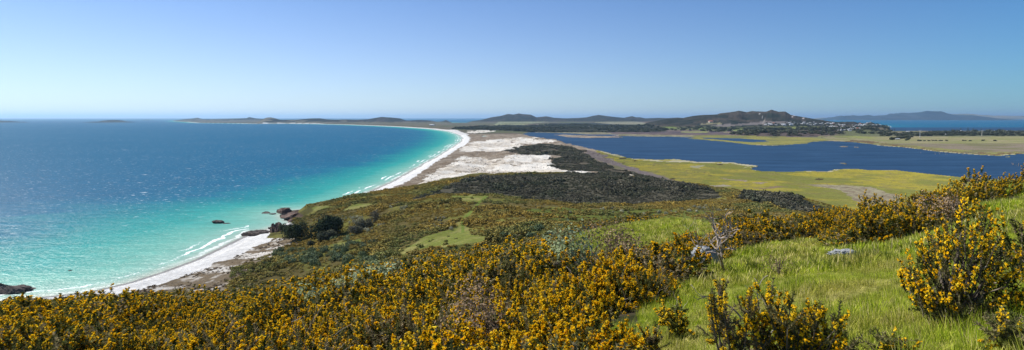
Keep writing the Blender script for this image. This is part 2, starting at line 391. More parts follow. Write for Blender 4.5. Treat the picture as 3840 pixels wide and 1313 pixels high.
# fields
for q, c in [([(2480,478),(2520,474),(2545,480),(2480,484)], (.22, .28, .08)), ([(2600,482),(2655,476),(2665,488),(2620,486)], (.2, .26, .08)),
             ([(2550,494),(2660,492),(2650,498),(2560,497)], (.26, .27, .1)), ([(2690,487),(2780,480),(2800,487),(2700,494)], (.23, .28, .1)),
             ([(2720,497),(2800,489),(2930,489),(2920,494),(2760,500)], (.32, .29, .14)), ([(2860,478),(2900,470),(3090,473),(3150,482),(3000,488)], (.23, .26, .08)),
             ([(1850,470),(1870,456),(2020,453),(2060,457),(2000,462),(1960,470),(1900,474)], (.3, .31, .17)), ([(2200,462),(2330,450),(2560,455),(2560,462),(2420,466),(2260,466)], (.27, .25, .16)),
             ([(2440,468),(2500,462),(2570,458),(2570,462),(2480,470),(2450,476)], (.42, .36, .27)), ([(2110,476),(2180,474),(2170,479),(2100,479)], (.24, .27, .09)),
             ([(2355,452),(2500,449),(2515,458),(2420,460)], (.16, .11, .08))]:
    paint(pol(q) & (n1 > .3), np.array(c))
# forested hills, cover by height above the plain
hz = sst(14, 40, Z)*far
paint(hz, mixc(n2, (.028, .036, .03), (.06, .056, .045), .35, .65))
paint(hz*(n3 > .6), (.085, .07, .055))
paint(hz*sst(.56, .62, n1)*.5, (.02, .026, .022))
lefth = (pu < 1300) & far & (Z > 4)
paint(lefth*sst(.5, .6, n3+(py_-455)*.006), (.23, .2, .13))
paint((pu < 1700) & (pu > 1300) & far & (Z < 30)*(n2 > .55), (.2, .17, .11))
paint(pol([(2650,470),(2800,462),(2860,455),(2960,455),(2990,460),(2880,470),(2850,466),(2700,476)]) & (Y > 3500), (.19, .165, .15))
paint(pip(pu, py_, [(2868,447),(2872,447),(2862,466),(2856,466)]), (.28, .24, .2))
paint(pol([(2640,461),(2700,459),(2700,466),(2630,468)]), (.22, .2, .12))
paint(pip(qu, qy, [(2848,424),(2857,424),(2862,440),(2852,439)]) & (n1 > .6), (.4, .38, .35))
paint(pip(qu, qy, [(2950,428),(2975,430),(3040,444),(3000,446),(2955,437)]) & (n1 > .6), (.5, .42, .38))
# dark woods behind the lake head
paint(pol([(1690,484),(1800,474),(2050,470),(2060,462),(2230,460),(2300,466),(2420,468),(2500,480),(2500,494),(2300,496),(2000,496),(1850,488)]), mixc(n2, (.032, .036, .028), (.06, .06, .045)))
paint(pol([(1850,470),(1900,466),(1960,468),(1990,474),(1900,476)]), (.2, .2, .13))
paint(pol([(3340,500),(3500,498),(3540,492),(3600,494),(3840,495),(4300,495),(4300,508),(3300,511)]) & (n2 > .38), mixc(n1, (.04, .05, .035), (.1, .11, .06)))
# marsh meadow in front of the lake
marsh = [(2215,562),(2300,572),(2345,585),(2400,593),(2540,593),(2800,603),(2860,620),(2850,635),(3100,637),(3200,625),(3240,630),(3360,633),(3560,650),(3730,665),(3900,690),(4400,700),(4400,1000),(3400,900),(3100,810),(3020,745),(2880,716),(2700,712),(2560,682),(2450,650),(2330,615),(2260,590)]
mm = pol(marsh) & (Y > 560) & (Z < 9)
paint(mm, mixc(n2, (.30, .255, .045), (.18, .185, .045)))
paint(mm & (n3 > .55), mixc(n1, (.29, .24, .05), (.22, .21, .045)))
paint(mm*sst(.58, .68, n1)*.6, (.2, .17, .07))
paint(mm*sst(.57, .6, n4+(n2-.5)*.5)*.55, (.17, .16, .05))
paint(mm & (np.abs(n2-.5) < .006) & (n3 > .48), (.12, .1, .06))
paint(mm & pol([(3030,692),(3100,690),(3250,700),(3380,738),(3420,800),(3300,800),(3220,760),(3150,715)]), mixc(n4, (.2, .16, .11), (.28, .25, .16)))
paint(mm & pol([(2650,694),(2700,690),(2740,697),(2680,704)]), (.3, .26, .19))
paint(mm & pol([(2690,668),(2760,675),(2860,684),(2850,689),(2760,682)]) & (n1 > .48), (.28, .22, .16))
paint(mm & pol([(2820,705),(2950,695),(3060,705),(2930,702),(2840,711)]) & (n1 > .45), (.2, .15, .09))
paint(mm & pol([(2600,625),(2630,618),(2650,622),(2620,630)]), (.3, .28, .17))
for a, b, w, h in [(2523,671,12,2.6),(3073,672,17,3.2),(3650,676,34,6),(2335,594,16,2.2),(2382,603,10,1.8),(2338,611,7,1.6),(2245,575,9,2),(2700,617,12,2),(2870,635,5,1.6),(2800,617,7,1.6)]:
    paint(((pu-a)/w)**2+((py_-b)/h)**2 < 1+(n4-.5), (.06, .045, .03))
paint((Z > -2) & pip(pu, py_, [(2225,556),(2300,575),(2345,583),(2400,592),(2480,602),(2540,596),(2620,603),(2800,609),(2860,620),(2845,628),(2800,634),(2760,632),(2810,624),(2740,613),(2620,611),(2500,607),(2420,603),(2330,590),(2260,572)]) & (n1 > .42), (.42, .38, .25))
lkd = dseg(X, Y, LK, True)
paint((lkd < 7) & (Y < 2200) & (n1 > .45), (.36, .32, .2))
paint(pol([(2180,560),(2260,580),(2330,610),(2450,655),(2560,685),(2480,680),(2380,645),(2280,612),(2200,580)]), mixc(n4, (.15, .12, .115), (.2, .17, .15)))
# dunes and scrub between sea and lake
dune = (pu > 1250) & (pu < 2320) & (Y > 720) & (Y < 3600) & (cst > 0) & ~mm & (py_ > 492) & ~pol([(2180,560),(2260,580),(2330,610),(2500,680),(2480,700),(2240,620)])
paint(dune & (Y > 760), mixc(n1, (.25, .19, .13), (.38, .31, .23)))
white = [[(1740,545),(1780,532),(1850,524),(1960,514),(2020,515),(2000,522),(2070,525),(2085,531),(1960,543),(1950,556),(1880,568),(1800,566),(1730,570)],
         [(1640,645),(1700,610),(1730,585),(1850,596),(1960,570),(2060,580),(2050,600),(2090,630),(2180,645),(2260,648),(2240,662),(2000,662),(1760,672),(1650,700),(1560,705),(1600,665)],
         [(1740,500),(1760,490),(1830,488),(1870,492),(1780,500)],[(2120,652),(2170,638),(2250,655),(2230,662)],[(2338,662),(2348,650),(2376,657),(2360,684),(2344,678)]]
wm = np.zeros(X.shape, bool)
for w_ in white: wm |= pol(w_)
wm &= ~(n1+n2*.5 > .97) & (Y > 700)
paint(wm, mixc(n4, (.78, .7, .58), (.64, .55, .43)))
paint(wm & (n2 < .5), (.87, .8, .68))
# dark bush belt
belt = [(1900,562),(1960,553),(2010,540),(2080,542),(2160,556),(2190,575),(2250,615),(2330,640),(2420,658),(2500,682),(2600,700),(2680,735),(2560,745),(2400,700),(2300,680),(2240,662),(2240,640),(2130,640),(2070,622),(2060,600),(2110,590),(2060,578),(1960,580),(1900,568)]
bm = pol(belt) & (Y > 640) & ~pol(white[4])
paint(bm, mixc(n1, (.06, .06, .045), (.13, .11, .08)))
# headland: mostly gorse, with grass openings
head = (Y < 1010) & (Z > 5.5) & (cst > 4) & (pu > 640)
hm = sst(5, 8, Z)*(Y < 1010)*(cst > 4)
paint(hm, mixc(n1+.4*(n2-.5), (.15, .12, .045), (.2, .19, .05)))
grass_open = [[(1730,822),(1748,842),(1765,878),(1830,890),(1900,902),(1700,918),(1570,940),(1470,972),(1520,925),(1600,885),(1680,862),(1715,838)],
              [(1690,738),(1760,728),(1838,726),(1820,742),(1790,758),(1730,756)],[(1095,808),(1130,786),(1200,772),(1260,772),(1190,792),(1140,812)],[(1290,790),(1340,764),(1400,765),(1330,785)],
              [(1240,918),(1340,896),(1360,905),(1290,925)],[(1130,950),(1180,930),(1210,960),(1150,975)],[(1300,990),(1370,940),(1400,955),(1330,1000)],
              [(2190,862),(2300,845),(2600,845),(2700,860),(2700,900),(2200,905)]]
go = np.zeros(X.shape, bool)
for w_ in grass_open: go |= pol(w_)
greenside = pol([(2010,745),(2240,770),(2500,778),(2800,800),(2900,830),(2700,880),(2200,880),(1950,790)]) & (n2 > .44)
hm_ = hm > .5
paint(hm_ & greenside, mixc(n1, (.1, .115, .032), (.13, .15, .035)))
paint(hm_ & go, mixc(n1+n4*.4, (.19, .21, .05), (.29, .27, .09), .55, .85))
pathd = dseg(pu, py_*3, [(1838,726*3),(1800,755*3),(1775,785*3),(1735,825*3),(1735,870*3)])
paint((pathd < 6) & (Y < 800) & (Z > 10), (.18, .23, .05))
paint(hm_ & pol([(1400,790),(1640,715),(1700,690),(1800,664),(2000,652),(2200,652),(2420,668),(2700,720),(2700,745),(2500,762),(2250,772),(2000,752),(1850,728),(1640,728)]) & (Y > 520), (.11, .1, .07))
paint(hm_ & pol([(2760,735),(2850,715),(2960,716),(3080,780),(3060,800),(2950,790),(2850,765)]) & (Y > 430), (.05, .05, .04))
tip = (pu+wx*60 > 1003) & (pu < 1300) & (py_ > 745) & (py_ < 893) & (cst > 0) & (Z < 9) & ~pip(pu, py_, [(1035,850),(1050,838),(1085,830),(1100,842),(1060,852)])
paint(tip, mixc(n4, (.09, .065, .05), (.16, .115, .08)))
paint(tip & (Z > 1.6+2*n4), mixc(n1, (.12, .11, .04), (.22, .2, .06)))
# beach
fore = ~tip & (Y < 620) & (cst > 0) & (Z < 8.5) & (pu < 1300)
paint(fore & (cst > 30), mixc(n4+n1*.5, (.25, .19, .12), (.6, .53, .43), .66, .9))
paint(fore & (cst > 30) & (n1+n4*.3 > .74), (.74, .68, .58))
bw = 27+8*(n2-.5)*2+sst(1600, 2600, Y)*12
edge = ~tip & (cst < bw+(n1-.5)*14+8*(Y < 620)) & (pu < 1800) & (Y < 14000) & ~((pu > 1065) & (pu < 1285) & (py_ > 740) & (py_ < 830))
paint(edge & (pu > -3000), (.92, .88, .8))
paint(edge & (cst < 4) & (cst > -5), (.42, .40, .36))
paint((Y > 3500) & (cst < 60) & (cst > 0) & (pu > 1040) & (pu < 1760), (.8, .75, .68))
paint((Y > 12000) & (cst < 90) & (pu > 915) & (pu < 940), (.8, .75, .68))
paint((cst < 0), (.5, .48, .4))

m, t = nt('land_cover'); g = G(t)
pos = g.n(GEO).outputs['Position']
f1 = g.noise(pos, .35, 4, .7); f2 = g.noise(pos, .05, 4, .7)
k = g.math('MULTIPLY', g.rng(f1, .3, .7, .8, 1.18), g.rng(f2, .3, .7, .86, 1.12)); k = g.math('MULTIPLY', k, g.rng(g.noise(pos, 1.4, 3, .7), .3, .7, .82, 1.16))
c = g.mix(1., g.attr('cover', 'Color'), g.n('ShaderNodeCombineColor', {0: k, 1: k, 2: k}).outputs[0], 'MULTIPLY')
b = g.n('ShaderNodeBump', {'Height': g.math('ADD', f1, g.math('MULTIPLY', f2, 4.)), 'Strength': .45, 'Distance': 1.}).outputs[0]
g.out(g.n('ShaderNodeBsdfDiffuse', {'Color': c, 'Normal': b, 'Roughness': .8}).outputs[0]); M_land = m
V = np.stack([X, Y, Z], -1).reshape(-1, 3)
o = link('ground', mesh('ground', V, gridfaces(*X.shape), [M_land], None, {'cover': colr.reshape(-1, 3)}, True, 4))
tag(o, 'coastal land with white dunes, yellow-green marsh, scrubby headland and wooded hills', 'ground', kind='structure')

# foreground hillside sheet
rows2 = np.exp(np.arange(math.log(.8), math.log(330), .021)); U2 = np.linspace(-420, 1450, 620)
X2 = ((U2[None, :]-512)/F)*rows2[:, None]; X2 = np.where(rows2[:, None] < 3, (U2[None, :]-512)/F*3, X2)
Y2 = np.repeat(rows2[:, None], len(U2), 1); Y2 = np.where(Y2 < 3, 3-(3-Y2)*3.5, Y2)
Z2 = hillside(X2, Y2)
def photo_u(x, y): return (x/np.maximum(y, .8)*F+512)*3.75
# gorse cover on the hillside: bearing/distance map
gb_D = np.array([0, 9, 13, 17, 21, 24]); gb_u = np.array([2330, 2340, 2440, 2560, 2680, 2780])
bd_u = np.array([2300, 2650, 2900, 3100, 3300, 3500, 3840, 4300]); bd_D = np.array([18, 22.5, 26, 23.5, 18.5, 19.5, 22, 24])
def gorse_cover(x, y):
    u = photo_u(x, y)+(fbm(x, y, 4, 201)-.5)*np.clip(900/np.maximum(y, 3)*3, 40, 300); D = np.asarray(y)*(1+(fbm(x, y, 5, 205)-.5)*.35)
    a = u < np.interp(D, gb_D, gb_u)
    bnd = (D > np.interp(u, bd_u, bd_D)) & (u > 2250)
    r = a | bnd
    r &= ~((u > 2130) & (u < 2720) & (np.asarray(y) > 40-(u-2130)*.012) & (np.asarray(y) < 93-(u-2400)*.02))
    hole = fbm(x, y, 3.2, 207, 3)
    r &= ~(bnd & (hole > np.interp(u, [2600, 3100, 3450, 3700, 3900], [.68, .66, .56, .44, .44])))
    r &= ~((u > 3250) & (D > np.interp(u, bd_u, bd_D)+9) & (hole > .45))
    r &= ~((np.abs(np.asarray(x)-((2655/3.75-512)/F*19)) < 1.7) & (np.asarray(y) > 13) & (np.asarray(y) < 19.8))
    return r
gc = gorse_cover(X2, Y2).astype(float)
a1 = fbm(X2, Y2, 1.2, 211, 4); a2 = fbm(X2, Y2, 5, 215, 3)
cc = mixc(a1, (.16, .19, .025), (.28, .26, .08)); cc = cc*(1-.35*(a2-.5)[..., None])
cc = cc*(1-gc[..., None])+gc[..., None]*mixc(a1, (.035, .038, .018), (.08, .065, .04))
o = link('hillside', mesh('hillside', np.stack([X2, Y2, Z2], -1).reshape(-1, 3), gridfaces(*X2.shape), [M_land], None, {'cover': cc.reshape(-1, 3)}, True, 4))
tag(o, 'steep grassy slope falling away under the gorse in the foreground', 'hillside', kind='structure')

# ------------------------------------------------------------------ sea and lake
vr = np.concatenate([[HZ+.35], np.arange(HZ+.8, HZ+240, .45)])
DS = EYE*F/(vr-HZ); US = np.linspace(-400, 1400, 900)
XS = ((US[None, :]-512)/F)*DS[:, None]; YS = np.repeat(DS[:, None], len(US), 1)
cs = coast(XS, YS)
sc_ = np.interp(YS, [300, 500, 800, 1400, 3000, 9000], [1.02, 1.02, .74, .58, .76, 1.0])
us = (XS/YS*F+512)*3.75
off = -cs/sc_*(1+.35*(fbm(XS, YS, 160, 221)-.5))
off = np.where(us > 2600, -cs*.3+250, off)
m, t = nt('sea_water'); g = G(t); pos = g.n(GEO).outputs['Position']
d = g.attr('off')
mp = g.n('ShaderNodeMapping', {'Vector': pos, 'Rotation': (0, 0, -.5), 'Scale': (1, 2.6, 1)}).outputs[0]
big = g.noise(mp, .004, 4, .6)
dn_ = g.math('ADD', d, g.math('MULTIPLY', g.math('SUBTRACT', big, .5), g.math('MULTIPLY', d, .9)))
c = g.ramp(g.math('DIVIDE', dn_, 700., True), [(0, (.30, .34, .29)), (.018, (.18, .33, .28)), (.06, (.10, .30, .25)), (.14, (.017, .225, .21)), (.26, (.004, .15, .18)), (.38, (.001, .094, .168)), (.6, (.001, .078, .156)), (1, (.001, .078, .158))])
s1 = g.noise(mp, .035, 5, .7); s2 = g.noise(mp, .22, 4, .65); s3 = g.noise(mp, .012, 5, .7)
k = g.math('MULTIPLY', g.rng(s1, .3, .7, .84, 1.15), g.rng(s2, .3, .7, .85, 1.15))
c = g.mix(1., c, g.n('ShaderNodeCombineColor', {0: k, 1: k, 2: k}).outputs[0], 'MULTIPLY')
# painted white flecks: whitecaps plus sun glints put into the colour, thinner inshore
mp2 = g.n('ShaderNodeMapping', {'Vector': pos, 'Rotation': (0, 0, -.35), 'Scale': (.55, 1.3, 1)}).outputs[0]
w1 = g.rng(g.noise(mp2, .2, 2, .6), .64, .72); w2 = g.rng(g.noise(mp2, .06, 3, .65), .67, .74); w3 = g.rng(g.noise(mp2, .5, 1, .5), .69, .77)
foam_glint = g.math('MAXIMUM', g.math('MAXIMUM', w1, w2), g.math('MULTIPLY', w3, .6))
foam_glint = g.math('MULTIPLY', foam_glint, g.math('MULTIPLY', g.rng(d, 60, 350, .12, .75), g.rng(g.noise(pos, .0035, 3, .6), .4, .6, .5, 1.2)))
# breakers
fn = g.noise(pos, .05, 4, .6); fn2 = g.noise(pos, .5, 4, .7)
raw = g.attr('raw')
dd = g.math('ADD', raw, g.math('MULTIPLY', g.math('SUBTRACT', fn, .5), 16.))
def band(c0, w_, th):
    a = g.math('SUBTRACT', 1., g.math('DIVIDE', g.math('ABSOLUTE', g.math('SUBTRACT', dd, c0)), w_), True)
    return g.math('MULTIPLY', g.rng(a, .1, .5), g.rng(g.math('ADD', g.noise(pos, .011, 2, .5), g.math('MULTIPLY', g.math('SUBTRACT', fn2, .5), .4)), th, th+.06))
fo_ = g.math('MAXIMUM', g.math('MAXIMUM', band(15., 2.2, .45), band(25., 1.8, .53)), g.math('MULTIPLY', band(4., 2.5, .46), .6))
foam_glint = g.math('MAXIMUM', foam_glint, fo_)
c = g.mix(foam_glint, c, (.75, .78, .77))
bh = g.math('ADD', s2, g.math('MULTIPLY', s1, 3.))
bp = g.n('ShaderNodeBump', {'Height': bh, 'Strength': .5, 'Distance': 1.5}).outputs[0]
df = g.n('ShaderNodeBsdfDiffuse', {'Color': c}).outputs[0]
gl = g.n('ShaderNodeBsdfGlossy', {'Color': (1, 1, 1, 1), 'Roughness': .32, 'Normal': bp}).outputs[0]
g.out(g.n('ShaderNodeMixShader', {0: .045, 1: df, 2: gl}).outputs[0]); M_sea = m
ZS = np.zeros_like(XS)
o = link('sea', mesh('sea', np.stack([XS, YS, ZS], -1).reshape(-1, 3), gridfaces(*XS.shape), [M_sea], None, {'off': off.ravel(), 'raw': np.where((us > 940) & (us < 1285) & (YS > 480) & (YS < 800), 80, -cs).ravel()}, True, 4))
tag(o, 'open sea, turquoise over the shallows and deep blue farther out, flecked with whitecaps and painted sun glints', 'sea', kind='structure')

m, t = nt('lake_water'); g = G(t); pos = g.n(GEO).outputs['Position']
mp = g.n('ShaderNodeMapping', {'Vector': pos, 'Rotation': (0, 0, .1), 'Scale': (.4, 1.6, 1)}).outputs[0]
s1 = g.noise(mp, .012, 4, .65); s2 = g.noise(mp, .12, 3, .6)
c = g.ramp(s1, [(.32, (.011, .034, .074)), (.68, (.024, .062, .125))])
k = g.rng(s2, .3, .7, .88, 1.12)
c = g.mix(1., c, g.n('ShaderNodeCombineColor', {0: k, 1: k, 2: k}).outputs[0], 'MULTIPLY')
bp = g.n('ShaderNodeBump', {'Height': s2, 'Strength': .4, 'Distance': 1.}).outputs[0]
g.out(g.n('ShaderNodeMixShader', {0: .06, 1: g.n('ShaderNodeBsdfDiffuse', {'Color': c}).outputs[0], 2: g.n('ShaderNodeBsdfGlossy', {'Roughness': .3, 'Normal': bp}).outputs[0]}).outputs[0]); M_lake = m
DL = D_rows(900, 6000, .03, 2.); UL = np.linspace(519, 1250, 60)
XL = ((UL[None, :]-512)/F)*DL[:, None]; YL = np.repeat(DL[:, None], len(UL), 1)
o = link('lake', mesh('lake', np.stack([XL, YL, np.full_like(XL, LZ)], -1).reshape(-1, 3), gridfaces(*XL.shape), [M_lake], None, None, True, 4))
tag(o, 'dark blue lake behind the marsh meadow', 'lake', kind='structure')

# ------------------------------------------------------------------ islands and far coast
def landmass(name, pts, D0, wf, wb, label, col, seed, cat='island', base=None):
    a = np.array(pts, float); us_ = np.linspace(a[0, 0], a[-1, 0], max(24, int((a[-1, 0]-a[0, 0])/2.2))); ts = np.linspace(-1, 1, 27)
    top = EYE-D0*(np.interp(us_, a[:, 0], a[:, 1])/3.75-HZ)/F
    top = top*(1+(fbm(us_, us_*0, 9, seed, 3)-.5)*.1)
    e = np.clip(np.minimum(us_-us_[0], us_[-1]-us_)/(us_[-1]-us_[0])*6, 0, 1)**.5
    y = D0+np.where(ts < 0, ts*wf, ts*wb)[:, None]*(.25+.75*e)[None, :]
    x = ((us_/3.75-512)/F)[None, :]*D0*(1+0*y)
    pr = (1-np.abs(ts)**1.6)[:, None]
    z = top[None, :]*pr*(1+(fbm(x, y, wf*.35, seed+3, 4)-.5)*.9*np.minimum(1, np.abs(ts)*4)[:, None])-2
    mt, t = nt(name+'_ground'); g = G(t); p = g.n(GEO).outputs['Position']
    c = g.ramp(g.noise(p, 3./wf, 6, .65), [(.38, col[0]), (.6, col[1])])
    g.out(g.n('ShaderNodeBsdfDiffuse', {'Color': c}).outputs[0])
    o = link(name, mesh(name, np.stack([x, y, z], -1).reshape(-1, 3), gridfaces(*x.shape), [mt], None, None, True, 4))
    tag(o, label, cat, kind='structure')
isl = ((.02, .028, .024), (.06, .062, .05))
landmass('island', [(-60,461.5),(-20,451.5),(0,455),(15,453),(28,454),(35,453),(45,458),(55,460.5)], 12500, 350, 350, 'low dark island at the left edge of the sea', isl, 301)
landmass('island', [(74,461),(82,457.5),(88,456.5),(95,459),(104,460.5),(120,461)], 12500, 150, 150, 'tiny cone-shaped islet beside the leftmost island', isl, 305)
landmass('island', [(340,461),(352,457),(370,455.5),(395,455.5),(410,450),(430,450),(440,453),(460,456),(475,456),(486,461)], 12600, 500, 500, 'long low island alone on the left horizon', isl, 309)
landmass('island', [(529,452.5),(540,450.5),(550,448.5),(557,449.5),(566,450),(574,452.5)], 23000, 400, 400, 'thin faint island between the long island and the peninsula', isl, 313)
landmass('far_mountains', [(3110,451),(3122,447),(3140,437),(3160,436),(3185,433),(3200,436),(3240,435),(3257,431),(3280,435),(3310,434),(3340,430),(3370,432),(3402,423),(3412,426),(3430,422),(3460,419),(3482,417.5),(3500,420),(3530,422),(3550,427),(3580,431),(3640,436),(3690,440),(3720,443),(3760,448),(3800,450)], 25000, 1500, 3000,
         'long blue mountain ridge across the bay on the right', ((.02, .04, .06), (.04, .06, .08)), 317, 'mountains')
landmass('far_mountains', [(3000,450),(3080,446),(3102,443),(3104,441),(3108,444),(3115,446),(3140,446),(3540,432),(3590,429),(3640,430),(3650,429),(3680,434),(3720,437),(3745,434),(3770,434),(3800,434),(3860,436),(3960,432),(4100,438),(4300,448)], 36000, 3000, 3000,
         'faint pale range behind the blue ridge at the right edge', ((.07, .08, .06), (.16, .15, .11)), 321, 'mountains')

# ------------------------------------------------------------------ plants
def gorse_parts(seed, Rr=.65, Hh=1.05, ns=190, spines=56, fl=24, fp=.8, sl=.05, sw=.010, fsz=.0215, wood=30, brown=.15, lobes=5):
    r = R_(seed)
    lob = nrm(r.randn(lobes, 3)*[1, 1, .6]+[0, 0, .6]); lr = r.uniform(.75, 1.2, lobes)
    d = nrm(r.randn(ns, 3)*[1, 1, .75]+[0, 0, .38]); d[:, 2] = np.abs(d[:, 2])*np.sign(d[:, 2]+.35)
    cl = (d@lob.T); k = .78+.3*(np.clip(cl, 0, 1)**3*lr).max(1)
    T = d*np.array([Rr, Rr, Hh*.78])*k[:, None]*r.uniform(.72, 1.12, (ns, 1)); T[:, 2] += Hh*.22
    T[:, 2] = np.maximum(T[:, 2], .08)
    dr = nrm(d*.7+[0, 0, .75]+r.randn(ns, 3)*.25); L = r.uniform(.16, .34, ns)
    B = T-dr*L[:, None]
    sp = Acc(); f = Acc(); wd = Acc()
    n = ns*spines; si = np.repeat(np.arange(ns), spines); tt = r.rand(n)
    p = B[si]+dr[si]*(L[si]*tt)[:, None]
    rad = nrm(np.cross(dr[si], r.randn(n, 3))); q = nrm(rad+dr[si]*r.uniform(.2, .9, (n, 1)))
    ln = sl*r.uniform(.6, 1.3, n)*(1.15-.5*tt); side = nrm(np.cross(q, r.randn(n, 3)))*sw*r.uniform(.7, 1.3, (n, 1))
    vv = np.clip(.25+.22*r.randn(ns), 0, .7); bs = r.rand(ns) < brown; vv[bs] = r.uniform(.75, 1, bs.sum())
    Vt = np.stack([p-side, p+side, p+q*ln[:, None]], 1).reshape(-1, 3)
    sp.add(Vt, np.arange(n*3).reshape(-1, 3), 0, np.clip(np.repeat(vv[si]+r.uniform(-.12, .16, n), 3), 0, 1))
    fs_ = np.where((r.rand(ns) < fp) & (T[:, 2] > Hh*.22) & ~bs)[0]
    nf = len(fs_)*fl; fi = np.repeat(fs_, fl); tt = 1.02-.55*r.rand(nf)**1.3
    p = B[fi]+dr[fi]*(L[fi]*tt)[:, None]+nrm(r.randn(nf, 3))*r.uniform(.008, .035, (nf, 1))
    fv = r.rand(nf)
    for _ in range(3):
        e1 = nrm(r.randn(nf, 3)); e2 = nrm(np.cross(e1, r.randn(nf, 3))); s = fsz*r.uniform(.7, 1.3, (nf, 1))
        Vt = np.stack([p-e1*s*.6-e2*s*.5, p+e1*s*.6-e2*s*.4, p+e2*s*.9], 1).reshape(-1, 3)
        f.add(Vt, np.arange(nf*3).reshape(-1, 3), 0, np.repeat(fv, 3))
    for i in r.choice(ns, min(wood, ns), False):
        b0 = np.array([r.uniform(-.08, .08), r.uniform(-.08, .08), -.1]); e = T[i]-dr[i]*.03
        mid_ = (b0+e)/2+r.randn(3)*.06
        tube(wd, [b0, mid_, B[i], e], [.016, .011, .007, .003], 3)
    return sp, f, wd
def gorse_meshes(seed, **k):
    sp, f, wd = gorse_parts(seed, **k)
    return [wd.build('branches', [M_wood]), sp.build('foliage', [M_spine]), f.build('flowers', [M_flower])]
def put_parts(root, ms, names=('branches', 'foliage', 'flowers')):
    for nme, me in zip(names, ms): link(nme, me, root)
def gorse_combo(seed, **k):
    sp, f, wd = gorse_parts(seed, **k); a = Acc()
    for j, q in enumerate((sp, f, wd)):
        for Vq, Tq, Aq in zip(q.V, q.T, q.A): a.add(Vq, Tq-Tq.min(), j, Aq)
    return a.build('gorse', [M_spine, M_flower, M_wood])

def scatter(name, pts, rz, scl, idx, temps, tilt=None):
    """one object of ground cover: plants set out on its vertices by geometry nodes"""
    pts = np.asarray(pts, float); n = len(pts)
    me = mesh(name, pts, np.zeros((0, 3), int))
    rot = np.zeros((n, 3), np.float32); rot[:, 2] = rz
    if tilt is not None: rot[:, :2] = tilt
    at = me.attributes.new('rot', 'FLOAT_VECTOR', 'POINT'); at.data.foreach_set('vector', rot.ravel())
    scl = np.asarray(scl, np.float32); scl = np.repeat(scl[:, None], 3, 1) if scl.ndim == 1 else scl
    at = me.attributes.new('scl', 'FLOAT_VECTOR', 'POINT'); at.data.foreach_set('vector', np.ascontiguousarray(scl, np.float32).ravel())
    at = me.attributes.new('idx', 'INT', 'POINT'); at.data.foreach_set('value', np.asarray(idx, np.int32))
    o = link(name, me)
    ng = bpy.data.node_groups.new(name+'_scatter', 'GeometryNodeTree')
    ng.interface.new_socket('Geometry', in_out='INPUT', socket_type='NodeSocketGeometry')
    ng.interface.new_socket('Geometry', in_out='OUTPUT', socket_type='NodeSocketGeometry')
    N, L = ng.nodes, ng.links
    gi, go_ = N.new('NodeGroupInput'), N.new('NodeGroupOutput'); j = N.new('GeometryNodeJoinGeometry')
    for tm in temps:
        oi = N.new('GeometryNodeObjectInfo'); oi.inputs['Object'].default_value = tm; oi.inputs['As Instance'].default_value = True
        L.new(oi.outputs['Geometry'], j.inputs[0])
    ip = N.new('GeometryNodeInstanceOnPoints'); ip.inputs['Pick Instance'].default_value = True
    def na(k, ty):
        q = N.new('GeometryNodeInputNamedAttribute'); q.data_type = ty; q.inputs['Name'].default_value = k; return q.outputs['Attribute']
    L.new(gi.outputs[0], ip.inputs['Points']); L.new(j.outputs[0], ip.inputs['Instance'])
    L.new(na('idx', 'INT'), ip.inputs['Instance Index'])
    er = N.new('FunctionNodeEulerToRotation'); L.new(na('rot', 'FLOAT_VECTOR'), er.inputs[0]); L.new(er.outputs[0], ip.inputs['Rotation'])
    L.new(na('scl', 'FLOAT_VECTOR'), ip.inputs['Scale']); L.new(ip.outputs[0], go_.inputs[0])
    md = o.modifiers.new('scatter', 'NODES'); md.node_group = ng
    return o
def temp(me): return bpy.data.objects.new(me.name+'_source', me)

def scatter_pts(seed, D0, D1, spacing, u0, u1, cover):
    """points on the hillside with a spacing that may grow with distance"""
    r = R_(seed); out = []
    D = D0
    while D < D1:
        s = spacing(D); w0, w1 = (u0/3.75-512)/F*D, (u1/3.75-512)/F*D
        xs = np.arange(w0, w1, s)+r.uniform(-.38, .38, len(np.arange(w0, w1, s)))*s; ys = D+r.uniform(-.38, .38, len(xs))*s
        out.append(np.stack([xs, ys, np.full(len(xs), s)], 1)); D += s*.9
    a = np.vstack(out); a = a[cover(a[:, 0], a[:, 1])]; return a

# ---- special places that the thicket keeps clear
special = [(3500, 7.2, .75), (2880, 4.6, 1.)]
gm = [gorse_meshes(400+i, Rr=.62+.06*(i % 3), Hh=[1.0, 1.15, .9, 1.05, 1.2, .95, .85, 1.1][i], fp=[.9, .7, .95, .45, .6, .9, .3, .5][i], brown=[.1, .22, .08, .4, .3, .12, .7, .25][i]) for i in range(8)]
gpts = scatter_pts(11, 4.2, 15.0, lambda D: .62+.012*D, -60, 4000, gorse_cover)
uu = photo_u(gpts[:, 0], gpts[:, 1])
keep = ~((uu > 2250) & (gpts[:, 1] < 12)) & ~((fbm(gpts[:, 0], gpts[:, 1], 1.6, 231, 2) > .63))
gpts = gpts[keep]; gpts = gpts[np.argsort(gpts[:, 1])]
NI = 288; lim = gpts[:NI][-1, 1] if len(gpts) > NI else 15.
gpts = gpts[:NI]
r = R_(12)
def place_gorse(pt, rr, label, group, i, scale=None):
    x, y = pt[0], pt[1]; z = float(groundz(x, y))
    e = tag(link('gorse_bush', None, None, (x, y, z-.04), rr.uniform(0, 6.28), None), label, 'bush', group)
    s = scale or rr.uniform(.75, 1.08)*(.55+.9*float(fbm(x, y, 2.1, 271, 2))); e.scale = (s, s, s*rr.uniform(.85, 1.1)); put_parts(e, gm[i]); return e
